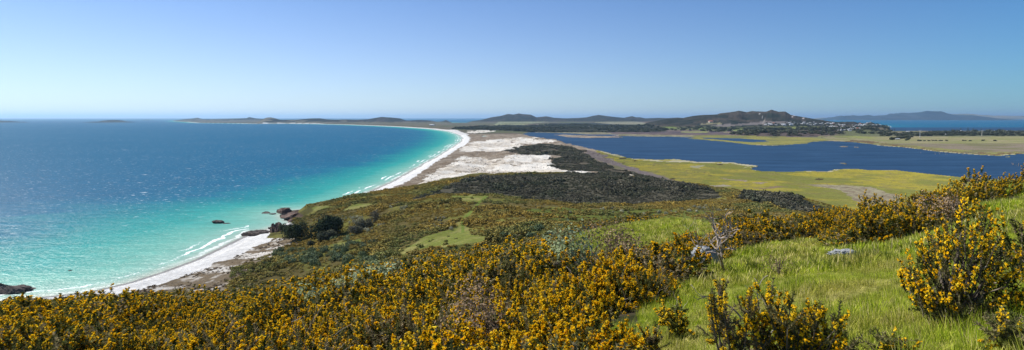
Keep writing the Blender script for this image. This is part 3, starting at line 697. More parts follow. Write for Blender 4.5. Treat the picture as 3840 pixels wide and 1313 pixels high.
for p in gpts:
    # thick bloom on the left, more spent and browning bushes towards the middle
    b_ = fbm(p[0], p[1], 2.4, 261, 2)*1.0+np.interp(float(photo_u(p[0], p[1])), [0, 1200, 1900, 2400], [-.2, -.08, .06, .0])+r.uniform(-.12, .12)
    place_gorse(p, r, 'yellow-flowering gorse bush packed among its neighbours in the dense near thicket', 'gorse bushes of the near thicket', r.choice([0, 2, 5, 2]) if b_ < .45 else r.choice([1, 4, 7, 0]) if b_ < .62 else r.choice([3, 6, 4, 7]))
# farther thicket: one object
gl1 = [temp(gorse_combo(430+i, Rr=.7, Hh=1.05+.1*(i % 3), ns=130, spines=26, fl=13, sl=.085, sw=.018, fsz=.030, wood=8, fp=[.95, .6, .9, .4, .75][i], brown=[.1, .3, .1, .6, .25][i])) for i in range(5)]
gl2 = [temp(gorse_combo(440+i, Rr=.8, Hh=1.05, ns=90, spines=13, fl=9, sl=.15, sw=.036, fsz=.055, wood=0, fp=[.9, .55, .95, .35][i], brown=[.15, .35, .1, .6][i])) for i in range(4)]
def far_gorse(name, a, temps, seed, label, sc=1.05, gap=.7):
    a = a[fbm(a[:, 0], a[:, 1], 3.5, 235, 2) < gap]
    rr = R_(seed); z = groundz(a[:, 0], a[:, 1]); s = rr.uniform(.7, 1.15, len(a))*(.6+.85*fbm(a[:, 0], a[:, 1], 3., 273, 2))*sc*np.clip(a[:, 2]/.75, 1, 2.2)
    s = s*np.where((photo_u(a[:, 0], a[:, 1]) > 2080) & (photo_u(a[:, 0], a[:, 1]) < 2680) & (a[:, 1] < 60) & (a[:, 1] > 17), .6, 1.)
    sz = s*np.clip(1/np.clip(a[:, 2]/.75, 1, 2), .5, 1)*rr.uniform(.7, 1.15, len(a))
    o = scatter(name, np.stack([a[:, 0], a[:, 1], z-.05], 1), rr.uniform(0, 6.28, len(a)), np.stack([s, s, sz], 1), np.where(fbm(a[:, 0], a[:, 1], 5, 263, 2)+rr.uniform(-.2, .2, len(a)) < .52, rr.choice([0, 2], len(a)), rr.randint(0, len(temps), len(a))), temps)
    return tag(o, label, 'gorse', kind='stuff')
lft = lambda x, y: gorse_cover(x, y) & (photo_u(x, y) < 2650) & (np.asarray(y) > lim)
a = scatter_pts(21, lim, 34, lambda D: .62+.012*D, -80, 2700, lft)
far_gorse('gorse_thicket', a, gl1, 22, 'middle stretch of the yellow gorse thicket sweeping down the slope')
lft2 = lambda x, y: gorse_cover(x, y) & (photo_u(x, y) < 2900) & (np.asarray(y) < np.interp(photo_u(x, y), fu, fd)+14)
a = scatter_pts(23, 34, 135, lambda D: .8+.011*D, -80, 2900, lft2)
far_gorse('gorse_thicket', a, gl2, 24, 'far edge of the yellow gorse thicket where the slope drops away', 1.0, .74)
# ridge band on the right: each bush counted
rb = lambda x, y: gorse_cover(x, y) & (photo_u(x, y) >= 2650) & (np.asarray(y) < np.interp(photo_u(x, y), fu, fd)+6) & (np.asarray(y) > 15)
a = scatter_pts(25, 16, 44, lambda D: .95, 2650, 3950, rb)
a = a[fbm(a[:, 0], a[:, 1], 3., 241, 2) < .64]; rr = R_(26)
# foremost 12 % of the budget stays individual
a = a[np.argsort(a[:, 1])]
for p in a[:10]: pass
NB = max(0, 298-len(gpts))
far_gorse('gorse_belt', a, gl1, 27, 'belt of yellow gorse along the brow of the grassy slope', .74, 2.)

# ---- grass
def tuft(seed, n=46, rad=.13, h=(.1, .26), w=.0045, dry=.2, lean=.5, segs=3):
    r = R_(seed); a = Acc()
    for i in range(n):
        an = r.uniform(0, 6.28); q = rad*r.rand()**.5; b = np.array([q*math.cos(an), q*math.sin(an), -.02])
        an2 = an+r.uniform(-1, 1); L = r.uniform(*h); le = r.uniform(.1, 1)*lean*L*1.3; d = np.array([math.cos(an2), math.sin(an2), 0])
        sd_ = np.array([-d[1], d[0], 0])*w*r.uniform(.7, 1.4); pts = []
        for k in range(segs+1):
            t = k/segs; c_ = b+d*le*t*t+np.array([0, 0, L*(t-.28*t*t*lean)])
            ww = sd_*(1-t)**.7; pts += [c_-ww, c_+ww] if k < segs else [c_]
        T = []
        for k in range(segs-1): T += [(2*k, 2*k+1, 2*k+3), (2*k, 2*k+3, 2*k+2)]
        T.append((2*segs-2, 2*segs-1, 2*segs))
        v = r.uniform(.7, 1) if r.rand() < dry else r.uniform(0, .6)
        a.add(pts, T, 0, v)
    return a.build('grass_tuft', [M_grass])
gt = [temp(tuft(500+i, dry=[.1, .2, .35, .15, .5][i], h=[(.08, .2), (.1, .28), (.08, .24), (.14, .36), (.06, .2)][i], lean=[.5, .6, .8, .5, .9][i])) for i in range(5)]
gt2 = [temp(tuft(510+i, n=60, rad=.24, w=.013, dry=[.15, .3, .4][i], h=(.12, .3), segs=2)) for i in range(3)]
notg = lambda x, y: ~gorse_cover(x, y)
def grassput(name, a, temps, seed, sc, label):
    rr = R_(seed); x, y = a[:, 0], a[:, 1]; z = groundz(x, y)
    s = sc*rr.uniform(.7, 1.2, len(a))*(.3+1.35*fbm(x, y, 1.1, 251, 3)); e = .25
    gx = (groundz(x+e, y)-z)/e; gy = (groundz(x, y+e)-z)/e
    o = scatter(name, np.stack([x, y, z-.02], 1), rr.uniform(0, 6.28, len(a))*0, s, rr.randint(0, len(temps), len(a)), temps, np.stack([rr.uniform(-.2, .2, len(a)), rr.uniform(-.2, .2, len(a))], 1))
    return tag(o, label, 'grass', kind='stuff')
g1 = lambda x, y: notg(x, y) | ((fbm(x, y, 1.6, 231, 2) > .6))
a = scatter_pts(31, 3.6, 13, lambda D: .115+.004*D, 2000, 4600, g1)
grassput('grass', a, gt, 32, .84, 'long green and straw-coloured grass on the near part of the slope')
a = scatter_pts(33, 13, 34, lambda D: .2+.004*D, 2200, 4500, notg)
grassput('grass', a, gt2, 34, .85, 'grass on the upper slope running up to the gorse belt')
a = scatter_pts(35, 34, 112, lambda D: .008*D+.1, 2080, 2800, notg)
grassput('grass', a, gt2, 36, 1.5, 'grassy clearing behind the gorse thicket')
a = scatter_pts(37, 3.8, 18, lambda D: .32, -60, 2100, lambda x, y: fbm(x, y, 1.6, 231, 2) > .58)
grassput('grass', a, gt, 38, 1.5, 'grass showing in gaps of the gorse thicket')

# ---- singled-out foreground plants
def at_(u, D): return ((u/3.75-512)/F*D, D)
def bush(label, u, D, ms, sc=1., rz=0., group=None, name='gorse_bush', names=('branches', 'foliage', 'flowers'), dz=-.05, cat='bush'):
    x, y = at_(u, D); e = tag(link(name, None, None, (x, y, float(groundz(x, y))+dz), rz), label, cat, group)
    e.scale = (sc,)*3 if np.isscalar(sc) else sc
    put_parts(e, ms, names); return e
def sparse(seed, arms, twig=True, Hh=.9, spread=.5, spines=75, fl=14, fp=.5, brown=.35):
    """open gorse: a few woody arms, each ending in spiny shoots"""
    r = R_(seed); sp, f, wd = Acc(), Acc(), Acc()
    for _ in range(arms):
        an = r.uniform(0, 6.28); q = spread*r.uniform(.2, 1); tip = np.array([q*math.cos(an), q*math.sin(an), Hh*r.uniform(.5, 1)])
        b0 = np.array([r.uniform(-.05, .05), r.uniform(-.05, .05), -.08]); md = tip*.5+r.randn(3)*.05; md[2] = max(.1, md[2])
        tube(wd, [b0, md, tip], [.013, .009, .004], 4)
        for k in range(7):
            t = r.uniform(.35, 1); p0 = md+(tip-md)*((t-.35)/.65) if t > .5 else md
            d = nrm(tip-md+np.array([0, 0, .25])+r.randn(3)*.28); L = r.uniform(.1, .24)
            n = spines; tt = r.rand(n); p = p0+d*(L*tt)[:, None]
            tube(wd, [p0, p0+d*L], [.004, .002], 3)
            qd = nrm(nrm(np.cross(d, r.randn(n, 3)))+d*r.uniform(.2, .9, (n, 1))); ln = .036*r.uniform(.6, 1.3, n); side = nrm(np.cross(qd, r.randn(n, 3)))*.005
            isb = r.rand() < brown; v = r.uniform(.75, 1) if isb else r.uniform(.15, .62)
            sp.add(np.stack([p-side, p+side, p+qd*ln[:, None]], 1).reshape(-1, 3), np.arange(n*3).reshape(-1, 3), 0, v)
            if not isb and r.rand() < fp:
                nf = fl; p = p0+d*(L*(1.02-.6*r.rand(nf)))[:, None]+nrm(r.randn(nf, 3))*.018
                for _k in range(3):
                    e1 = nrm(r.randn(nf, 3)); e2 = nrm(np.cross(e1, r.randn(nf, 3))); s = .017*r.uniform(.7, 1.3, (nf, 1))
                    f.add(np.stack([p-e1*s*.6-e2*s*.5, p+e1*s*.6-e2*s*.4, p+e2*s*.9], 1).reshape(-1, 3), np.arange(nf*3).reshape(-1, 3), 0, r.uniform(.3, 1))
    return [wd.build('branches', [M_wood]), sp.build('foliage', [M_spine]), f.build('flowers', [M_flower])]
big = gorse_meshes(601, Rr=.62, Hh=1.05, ns=360, spines=46, fl=13, fp=.75, sl=.04, sw=.007, fsz=.018, wood=120, brown=.22, lobes=7)
bush('large round gorse bush standing alone on the right of the grassy slope', 3580, 7.0, big, (1.15, 1., 1.32), 1.2)
bush('gorse bush cut by the right edge of the photo above the grass', 3905, 8.2, gorse_meshes(602, Rr=.6, Hh=1., ns=220, fp=.4, brown=.3, fsz=.017), .9, .4)
sp1, sp2, sp3 = sparse(611, 22, spread=.42, Hh=1.0, fp=.85, fl=20, brown=.4), sparse(612, 34, spread=.55, Hh=.85, fp=.9, brown=.35, fl=20), sparse(613, 9, spread=.2, Hh=.42, fp=.8, brown=.1)
bush('open gorse bush with bare grey stems at the bottom beside the thicket', 2760, 5.5, sp1, (.95, .95, 1.), .3)
bush('wide brownish gorse bush with flower spikes at the bottom centre of the grass', 3010, 5.4, sp2, (1., .9, 1.), 2.1)
bush('bright low gorse clump cut by the bottom edge below the bare stems', 2880, 4.7, sparse(614, 34, spread=.5, Hh=.6, fp=.9, brown=.05), .8, 1.)
bush('small flowering gorse sprig in the grass right of the thicket edge', 2520, 8.6, sp3, 1.1, .5)
bush('short gorse sprig left of the pale dead branch', 2440, 7.6, sparse(615, 6, spread=.14, Hh=.4, fp=.6), 1., 1.5)
bush('half-brown gorse sprig in the middle of the lower right grass', 3330, 6.0, sparse(616, 7, spread=.14, Hh=.25, fp=.5, brown=.5), 1., 2.5)
bush('low gorse sprig near the lower right corner', 3800, 5.4, sparse(617, 9, spread=.2, Hh=.26, fp=.4, brown=.5), 1., .2)
bush('dry brown gorse stalk at the left of the wide brownish bush', 3060, 5.6, sparse(618, 12, spread=.2, Hh=.5, fp=.25, brown=.7), 1., 1.)

def dead_tree(seed, H=1.3, spread=.9, rad=.03, gens=4, first=.35, dec=.6):
    r = R_(seed); tr, tw = Acc(), Acc()
    def grow(p, d, L, ra, g_):
        pts = [p]; n = 4
        for k in range(n):
            d = nrm(d+r.randn(3)*.22+[0, 0, .05]); pts.append(pts[-1]+d*L/n)
        tube(tr if g_ < 1 else tw, pts, np.linspace(ra, ra*.72, n+1), 5 if g_ < 2 else 3)
        if g_ >= gens: return
    
        for k in range(r.randint(2, 4)+(g_ == 0)):
            q = pts[-1] if k < 2 else pts[r.randint(2, n)]
            nd = nrm(d*.75+r.randn(3)*[spread, spread, .35]*np.array(.75)+[0, 0, .2]); grow(q, nd, L*r.uniform(.6, .85), ra*dec, g_+1)
    grow(np.array([0, 0, -.08]), np.array([.05, 0, 1.]), H*first, rad, 0)
    return [q.build(k, [M_dead]) for q, k in ((tr, 'trunk'), (tw, 'twigs')) if q.n]
TB = ('trunk', 'twigs')
bush('bare leafless shrub with forked pale trunk on the slope beside the grey boulder', 2715, 16.5, dead_tree(624, 2.4, 1.05, .05, 4, .34, .68), 1., 0, None, 'bare_shrub', TB, cat='shrub')
bush('tangle of thin dead stems rising from the gorse left of the bare shrub', 2630, 17.0, dead_tree(622, 1.9, .6, .018, 4), 1., 1, None, 'bare_shrub', TB, cat='shrub')
bush('crooked white dead branch sticking out of the wide brownish gorse', 2890, 6.3, dead_tree(628, 1.5, .9, .02, 3), 1., 2, None, 'dead_branch', TB, cat='branch')
bush('bleached twigs poking from the thicket near the bottom centre', 1620, 7.6, dead_tree(625, 1.3, .7, .016, 3), 1.15, 0, None, 'dead_branch', TB, cat='branch')
bush('slim dead stalk leaning in the grass right of the thicket', 2520, 10.5, dead_tree(626, .8, .6, .01, 2), 1., 0, None, 'dead_branch', TB, cat='branch')
bush('dead twigs in the gorse below the grass clearing', 2230, 15.5, dead_tree(627, 2., .8, .018, 4), 1., 0, None, 'bare_shrub', TB, cat='shrub')
bush('pale dead twigs in the left half of the thicket', 880, 9.5, dead_tree(629, 1.7, .7, .013, 3), 1., 0, None, 'dead_branch', TB, cat='branch')
bush('broken grey stem leaning out of the thicket under the silvery shrubs', 1190, 9.0, dead_tree(630, 1.8, .6, .014, 3), 1., 0, None, 'dead_branch', TB, cat='branch')
for u_, D_, sd_, lb in [(308, 27, 631, 'tall dry flower stalk above the gorse edge against the wet sand, right of the pair'), (330, 29, 632, 'tall dry flower stalk nearest the left end of the beach'), (625, 30, 633, 'dry stalk above the gorse edge in front of the dune scrub')]:
    bush(lb, u_, D_, dead_tree(sd_, 2.1, .05, .012, 0, .8), 1., 0, None, 'dry_stalk', ('stem',), cat='stalk')

def leafball(seed, n=420, Rr=.6, Hh=.5, ls=.05, mat=None, wv=(0, 1), lobes=6, name='foliage', up=.25, shell=.55):
    r = R_(seed); a = Acc(); c = r.randn(lobes, 3)*[.42, .42, .22]; c[:, 2] = np.abs(c[:, 2])*.8; lr = r.uniform(.4, .68, lobes)
    li = r.randint(0, lobes, n); d = nrm(r.randn(n, 3)+[0, 0, up]); p = c[li]+d*lr[li][:, None]*r.uniform(shell, 1.05, (n, 1)); p = p*[Rr, Rr, Hh*1.15]; p[:, 2] = np.abs(p[:, 2]+Hh*.3)
    nn = nrm(d+r.randn(n, 3)*.45); e1 = nrm(np.cross(nn, r.randn(n, 3))); e2 = np.cross(nn, e1); s = ls*r.uniform(.6, 1.35, (n, 1))
    Vt = np.stack([p-e1*s, p-e2*s*.6, p+e1*s, p+e2*s*.6], 1).reshape(-1, 3); q = np.arange(n)[:, None]*4
    T = np.vstack([q+[0, 1, 2], q+[0, 2, 3]])
    lv = np.clip(r.uniform(0, 1, lobes)[li]*.5+r.rand(n)*.5, 0, 1)
    a.add(Vt, T, 0, np.repeat(lv, 4)); return a.build(name, [mat])
def shrubstem(h=.5, rad=.03, n=5, seed=0, mat=None):
    r = R_(seed); a = Acc()
    for k in range(n):
        an = r.uniform(0, 6.28); q = r.uniform(.1, .4)*h; tube(a, [(0, 0, -.1*h), (q*.4*math.cos(an), q*.4*math.sin(an), h*.45), (q*math.cos(an), q*math.sin(an), h)], [rad, rad*.7, rad*.3], 4)
    return a.build('stems', [mat or M_wood])
def shrub(label, u, D, name, mat, ls, seed, Rr, Hh, n, cat='shrub', group=None, h=.4):
    return bush(label, u, D, [shrubstem(Hh*.8, .02, 5, seed), leafball(seed, n, Rr, Hh, ls, mat)], 1., 0, group, name, ('stems', 'foliage'), cat=cat)
shrub('silvery green shrub rising out of the gorse right of centre', 2110, 17.5, 'silvery_shrub', M_silver, .06, 641, 1.25, 1.9, 1900)
shrub('pale silvery shrub mound in the upper thicket', 1400, 24, 'silvery_shrub', M_silver, .06, 642, 1.1, 1.7, 1500)
shrub('silvery shrub lower down on the left of the pale mound', 1190, 18.5, 'silvery_shrub', M_silver, .055, 643, .75, 1.5, 900)
shrub('small silvery shrub patch left of the bleached stem', 1290, 21, 'silvery_shrub', M_silver, .055, 644, .6, 1.45, 500)
shrub('dead brown gorse bush among the yellow ones near the bottom centre', 1800, 8.6, 'dead_gorse', M_deadleaf, .022, 645, .8, 1.15, 5200)
shrub('withered brown bush at the top of the thicket beside the clearing', 2300, 32, 'dead_gorse', M_deadleaf, .06, 646, 1.7, 1.9, 2200)
shrub('withered grey-brown bush in the belt near the right end of the brow', 3590, 19, 'dead_gorse', M_deadleaf, .03, 647, .75, 1.1, 1700)
shrub('thin dry bush standing in the grass below the gorse belt', 2920, 13.5, 'dry_bush', M_deadleaf, .014, 648, .45, .5, 900)
shrub('dry brown tussock in the lower left of the thicket', 300, 7.2, 'dead_gorse', M_deadleaf, .02, 649, .7, .95, 3200)

def boulder(name, label, loc, size, mat, seed, sub=4, cut=7, rz=0, rough=.22, group=None, cat='rock', flat=0.):
    V0, T0 = ico(sub); r = R_(seed); V = V0.copy()
    for _ in range(cut):
        n = nrm(r.randn(3)*[1, 1, .7]); dd_ = r.uniform(.45, .85); s = V@n; V -= np.clip(s-dd_, 0, None)[:, None]*n*.85
    nn = fbm(V0[:, 0]*3+V0[:, 2]*2+9, V0[:, 1]*3-V0[:, 2]*1.3, .8, seed, 4)-.5
    V *= (1+nn*rough*2)[:, None]; V[:, 2] = np.where(V[:, 2] > 0, V[:, 2], V[:, 2]*.4)
    me = mesh(name, V*np.array(size), T0, [mat], None, None, False)
    return tag(link(name, me, None, loc, rz), label, cat, group)
x, y = at_(2640, 18.8); boulder('boulder', 'grey lichened boulder at the foot of the gorse beside the bare shrub', (x, y, float(groundz(x, y))+.2), (.46, .36, .55), M_boulder, 651)
x, y = at_(3165, 16.6); boulder('flat_rock', 'flat pale rock lying in the grass in the middle of the slope', (x, y, float(groundz(x, y))+.08), (.42, .3, .15), M_boulder, 652, rough=.3)

# ---- mid-distance bush cover
def clump(seed, n, mat, ls=.2, Hh=.8): return temp(leafball(seed, n, 1., Hh, ls, mat, lobes=5, name='clump'))
def region(seed, u0, u1, D0, D1, dens, test):
    r = R_(seed); x0, x1 = (u0/3.75-512)/F*D1, (u1/3.75-512)/F*D1; x0 = min(x0, (u0/3.75-512)/F*D0); x1 = max(x1, (u1/3.75-512)/F*D0)
    n = int((x1-x0)*(D1-D0)*dens); x = r.uniform(x0, x1, n); y = r.uniform(D0, D1, n); z = gz(x, y)
    c = coast(x, y); u, v = P(x, y, z); w1_ = (fbm(x, y, 40, 111, 4)-.5); w2_ = (fbm(x, y, 40, 115, 4)-.5)
    a, b = P(x+w1_*np.clip(y*.03, 6, 60), y+w2_*np.clip(y*.05, 10, 140), z)
    k = test(x, y, z, c, a, b, u, v); return np.stack([x, y, z], 1)[k]
def cover_put(name, pts, temps, seed, s0, s1, label, cat, flat=1.):
    rr = R_(seed); s = s0+(s1-s0)*np.clip((fbm(pts[:, 0], pts[:, 1], s1*9, seed, 3)-.32)*2.6, 0, 1)**1.4*rr.uniform(.3, 1.3, len(pts))
    return tag(scatter(name, pts-[0, 0, .2], rr.uniform(0, 6.28, len(pts)), np.stack([s, s, s*flat*rr.uniform(.7, 1.2, len(pts))], 1), rr.randint(0, len(temps), len(pts)), temps), label, cat, kind='stuff')
sc_t = [clump(700+i, 90, M_scrub, .22, .75) for i in range(4)]
bu_t = [clump(710+i, 150, M_bush, .2, .9) for i in range(4)]
dk1 = [(1400,790),(1640,715),(1700,690),(1800,664),(2000,652),(2200,652),(2420,668),(2700,720),(2700,745),(2500,762),(2250,772),(2000,752),(1850,728),(1640,728)]
dk2 = [(2760,735),(2850,715),(2960,716),(3080,780),(3060,800),(2950,790),(2850,765)]
def is_go(a, b, u, v):
    y_ok = 1
    r = np.zeros(a.shape, bool)
    for q in grass_open: r |= pip(a, b, q)
    return r | (dseg(u, v*3, [(1838,726*3),(1800,755*3),(1775,785*3),(1735,825*3),(1735,870*3)]) < 9) & (y_ok < 2)
def t_scrub(x, y, z, c, a, b, u, v):
    n_2 = fbm(x, y, 70, 125, 4); gs = pip(a, b, [(2010,745),(2240,770),(2500,778),(2800,800),(2900,830),(2700,880),(2200,880),(1950,790)]) & (n_2 > .44)
    k = (z > 7) & (c > 6) & ~is_go(a, b, u, v) & ~(pip(a, b, dk1) & (y > 520)) & ~(pip(a, b, dk2) & (y > 430))
    k |= (z > 7) & (c > 6) & (R_(6).rand(len(x)) < .05) & (pip(a, b, grass_open[0]) | pip(a, b, grass_open[1]))
    return k & (~gs | (R_(5).rand(len(x)) < .25)) & (fbm(x, y, 14, 771, 3)+.3*(fbm(x, y, 60, 779, 2)-.5) < .67)
pts = region(61, 600, 3300, 215, 900, .14, t_scrub)
cover_put('gorse_scrub', pts, sc_t, 62, 1.1, 3.2, 'rust and olive gorse scrub covering the headland', 'scrub', .9)
def t_bush(x, y, z, c, a, b, u, v):
    bl = pip(a, b, belt) & (y > 640) & ~pip(a, b, white[4]) & ~pip(a, b, white[3])
    gap = fbm(x, y, 22, 773, 3)+.25*(fbm(x, y, 70, 775, 2)-.5)
    bl &= gap < .66
    return (gap < .68) & ((pip(a, b, dk1) & (y > 520) & (z > 6)) | (pip(a, b, dk2) & (y > 430) & (z > 5)) | bl) & (c > 10)
pts = region(63, 1380, 3150, 430, 1500, .09, t_bush)
hi = (pts[:, 1] < 1500); cover_put('dark_bush', pts, bu_t, 64, 1.4, 4.4, 'dark grey-green bush over the rounded hill and behind the dunes', 'bush', .8)
def t_bush2(x, y, z, c, a, b, u, v): return pip(a, b, belt) & (c > 10) & (fbm(x, y, 60, 777, 3) < .6)
pts = region(65, 1860, 2500, 1500, 2500, .012, t_bush2)
cover_put('dark_bush', pts, bu_t, 66, 5, 9, 'dark bush on the far end of the dunes', 'bush', .55)
# dune tussocks on sand
tus = [clump(730+i, 40, leafmat('tussock_leaf%d' % i, [(0, (.1, .07, .045)), (1, (.28, .22, .15))], transl=.1), .3, .5) for i in range(2)]
def t_tus(x, y, z, c, a, b, u, v): return (c > np.where(y < 620, 36, 28)) & (z < 14) & (u < 2300) & (fbm(x, y, 18, 121, 4) > .45) & (y > 270) & ~pip(a, b, belt) & ((u < 1320) | (y > 720))
pts = region(67, 500, 2300, 270, 1700, .03, t_tus)
cover_put('dune_tussocks', pts, tus, 68, .5, 1.3, 'brown tussock grass dotting the white dunes', 'tussocks')
def t_tus2(x, y, z, c, a, b, u, v): return (c > 33) & (z < 9.5) & (u < 1320) & (fbm(x, y, 9, 781, 3)+.3*fbm(x, y, 2.5, 783, 2) > .56)
pts = region(69, 500, 1320, 270, 620, .22, t_tus2)
cover_put('dune_tussocks', pts, tus, 70, .35, 1.2, 'brown tussock grass thick on the sandy slope behind the near beach', 'tussocks')
# pampas and olive clumps one can count
pr = R_(71)
pm = [leafball(740+i, 260, 1., 1., .13, M_pampas, name='pampas_clump', lobes=3) for i in range(3)]
om = [leafball(745+i, 320, 1., .9, .13, M_olive, name='shrub') for i in range(3)]
def put_mid(name, me, u, y, s, label, group, cat):
    # walk down the line of sight to the ground
    x, yy, zz = sight(u, y, 200, 1000)
    o = link(name, me, None, (x, yy, zz-.2), pr.uniform(0, 6.28), (s, s, s*pr.uniform(.8, 1.1)))
    return tag(o, label, cat, group)
for cx_, cy_, sx, sy, n in [(1310,826,50,14,16),(1390,850,40,22,20),(1500,785,45,12,7),(1640,830,35,14,8),(1650,860,60,12,6),(2300,800,150,10,10),(2700,785,180,12,22),(2480,800,60,8,6)]:
    for _ in range(n):
        put_mid('pampas_clump', pm[pr.randint(3)], cx_+pr.randn()*sx*.6, cy_+pr.randn()*sy*.6, pr.uniform(1.3, 2.4), 'pale feathery pampas clump among the headland gorse', 'pampas clumps on the headland', 'pampas')
for cx_, cy_, sx, sy, n in [(1140,975,70,18,26),(1290,970,50,22,22),(1380,985,40,14,14),(1200,945,60,12,12),(1330,920,60,16,14),(1060,960,40,12,8),(2010,890,60,20,9)]:
    for _ in range(n):
        put_mid('round_shrub', om[pr.randint(3)], cx_+pr.randn()*sx*.7, cy_+pr.randn()*sy*.7, pr.uniform(1.8, 3.4), 'rounded grey-green shrub in the hollow above the dune scrub', 'grey-green shrubs in the hollow', 'shrub')

def tree(name, label, u, y, w, h, mat, seed, n=2600, ls=.05, group=None, D=None, cat='tree', z=None):
    cr = leafball(seed, n, .5*w, h*.62, ls*w, mat, lobes=11, name='crown', shell=.7)
    V = np.empty(len(cr.vertices)*3, np.float32); cr.vertices.foreach_get('co', V); V[2::3] += h*.12; cr.vertices.foreach_set('co', V)
    r = R_(seed); a = Acc()
    tube(a, [(0, 0, -.5), (w*.02, 0, h*.2), (0, w*.02, h*.45)], [w*.05, w*.04, w*.02], 7)
    for k in range(6):
        an = k*1.05+r.rand(); tube(a, [(w*.02, 0, h*.15), (w*.18*math.cos(an), w*.18*math.sin(an), h*.36), (w*.34*math.cos(an), w*.34*math.sin(an), h*.55)], [w*.03, w*.02, w*.008], 5)
    tm = a.build('trunk', [M_wood])
    if D is None:
        loc = sight(u, y, 200, 1100)
    else:
        x = (u/3.75-512)/F*D; loc = (x, D, float(landz(np.array([x]), np.array([D]))[0]))
    e = tag(link(name, None, None, loc, r.uniform(0, 6.28)), label, cat, group); link('trunk', tm, e); link('crown', cr, e); return e
tree('coastal_tree', 'dense dark evergreen tree standing on the sand at the cove', 1108, 903, 16, 16, M_tree, 801, 3800, .035)
tree('coastal_tree', 'broad dark evergreen tree in the gully behind the cove', 1240, 892, 23, 18, M_tree, 802, 4200, .032)
tree('coastal_tree', 'lower grey-crowned tree leaning against the broad evergreen', 1235, 905, 13, 8.5, M_bush, 803, 2200, .045)
tree('coastal_tree', 'small dark tree behind the rocks of the cove', 1066, 868, 8, 7, M_tree, 804, 1500, .05)
tree('grey_tree', 'thin grey tree standing on the headland above the gully', 1410, 832, 7, 11, M_bush, 805, 1200, .05)
tree('grey_tree', 'dark scrubby tree below the thin grey tree', 1355, 862, 11, 8.5, M_bush, 806, 1500, .05)
tree('grey_tree', 'low dark tree at the left foot of the scrubby tree', 1335, 880, 9, 7, M_bush, 807, 1300, .05)
tree('small_tree', 'little round-topped tree on the green hillside', 2318, 845, 4.4, 5.5, M_olive, 808, 900, .06)
tree('small_tree', 'little dark tree uphill on the green slope', 2378, 822, 4, 4.5, M_tree, 809, 700, .07)
tree('small_tree', 'stunted dark tree on the dune scrub below the cove trees', 1165, 925, 5, 4.5, M_bush, 810, 700, .07)

# ---- shore rocks
def rockat(name, label, u, y, w, d, h, mat, seed, z=0., rz=0, group=None):
    x, yy, _ = W(u, y, z); return boulder(name, label, (x, yy, z), (w, d, h), mat, seed, 4, 10, rz, .32, group)
rockat('shore_rock', 'brown rock platform at the tip of the headland', 1080, 812, 11, 16, 4.2, M_rock, 821, 0, .3)
rockat('shore_rock', 'jagged brown rock at the left end of the headland tip', 1066, 797, 8, 9, 4.4, M_rock, 822, 0)
rockat('shore_rock', 'long brown ledge running back from the headland tip', 1115, 830, 10, 7, 2.4, M_rock, 823, 0, -.3)
rockat('shore_rock', 'small brown ledge beside the little cove beach', 1105, 835, 8, 5, 2.2, M_rock, 824, 0, -.2)
jr = R_(840)
for k, (ua, ya, ub, yb, n, w) in enumerate([(1048,800,1075,790,6,3.),(1052,806,1130,836,14,3.2),(1075,822,1118,842,7,2.4),(1000,868,1040,890,7,2.6),(945,880,1010,890,7,2.6),(1028,848,1050,862,5,2.8)]):
    for _ in range(n):
        t_ = jr.rand(); rockat('shore_rock', 'jagged brown rock in the jumble along the foot of the headland', ua+(ub-ua)*t_+jr.randn()*4, ya+(yb-ya)*t_+jr.randn()*2.5, w*jr.uniform(.7, 1.7), w*jr.uniform(.8, 2.), w*jr.uniform(.5, 1.1), M_rock if jr.rand() < .6 and k < 3 else M_rockd, 860+int(jr.rand()*900), .2, jr.rand()*3, 'rocks in the jumble along the headland')
rockat('sea_rock', 'low dark rock in the water left of the headland tip', 1000, 799, 4.5, 5, 1.7, M_rockd, 825)
rockat('sea_rock', 'tiny dark rock just right of the low one off the tip', 1022, 803, 3, 4, 1.2, M_rockd, 826)
rockat('sea_rock', 'dark rock with a pale top alone in the turquoise water', 818, 836, 6.5, 6, 2.6, M_rockd, 827)
rockat('sea_rock', 'flat reef awash right of the lone dark rock', 848, 838, 4, 3, .5, M_rockd, 828)
rockat('shore_rock', 'long dark rock reaching from the beach into the surf', 968, 884, 13, 8, 4.6, M_rockd, 829, 0)
rockat('shore_rock', 'dark boulder between the long rock and the grassy stack', 1008, 887, 7, 6, 3.8, M_rockd, 830, 0)
rockat('shore_rock', 'grassy-topped brown stack beside the dark tree', 1036, 880, 8.5, 8, 9.5, M_rock, 831, 1)
rockat('shore_rock', 'dark rock knob left of the brown stack', 1018, 868, 3.5, 4, 5.5, M_rockd, 832, 0)
rockat('shore_rock', 'small dark rock on the white sand below the stack', 1035, 911, 3.2, 3.5, 1.2, M_rockd, 833, 1.2)
rockat('shore_rock', 'dark rocky point jutting in at the lower left corner', 10, 1092, 17, 9, 6, M_rockd, 834, 0, .2)
rockat('shore_rock', 'low dark rock off the end of the lower left point', 85, 1082, 6, 4, 2., M_rockd, 835)
rockat('sea_rock', 'submerged reef streak above the headland tip', 1075, 780, 8, 3, .4, M_rockd, 836)
rockat('sea_rock', 'small dark seal-like rock far left in the shallows', 262, 1015, 1.4, .7, .5, M_rockd, 837)

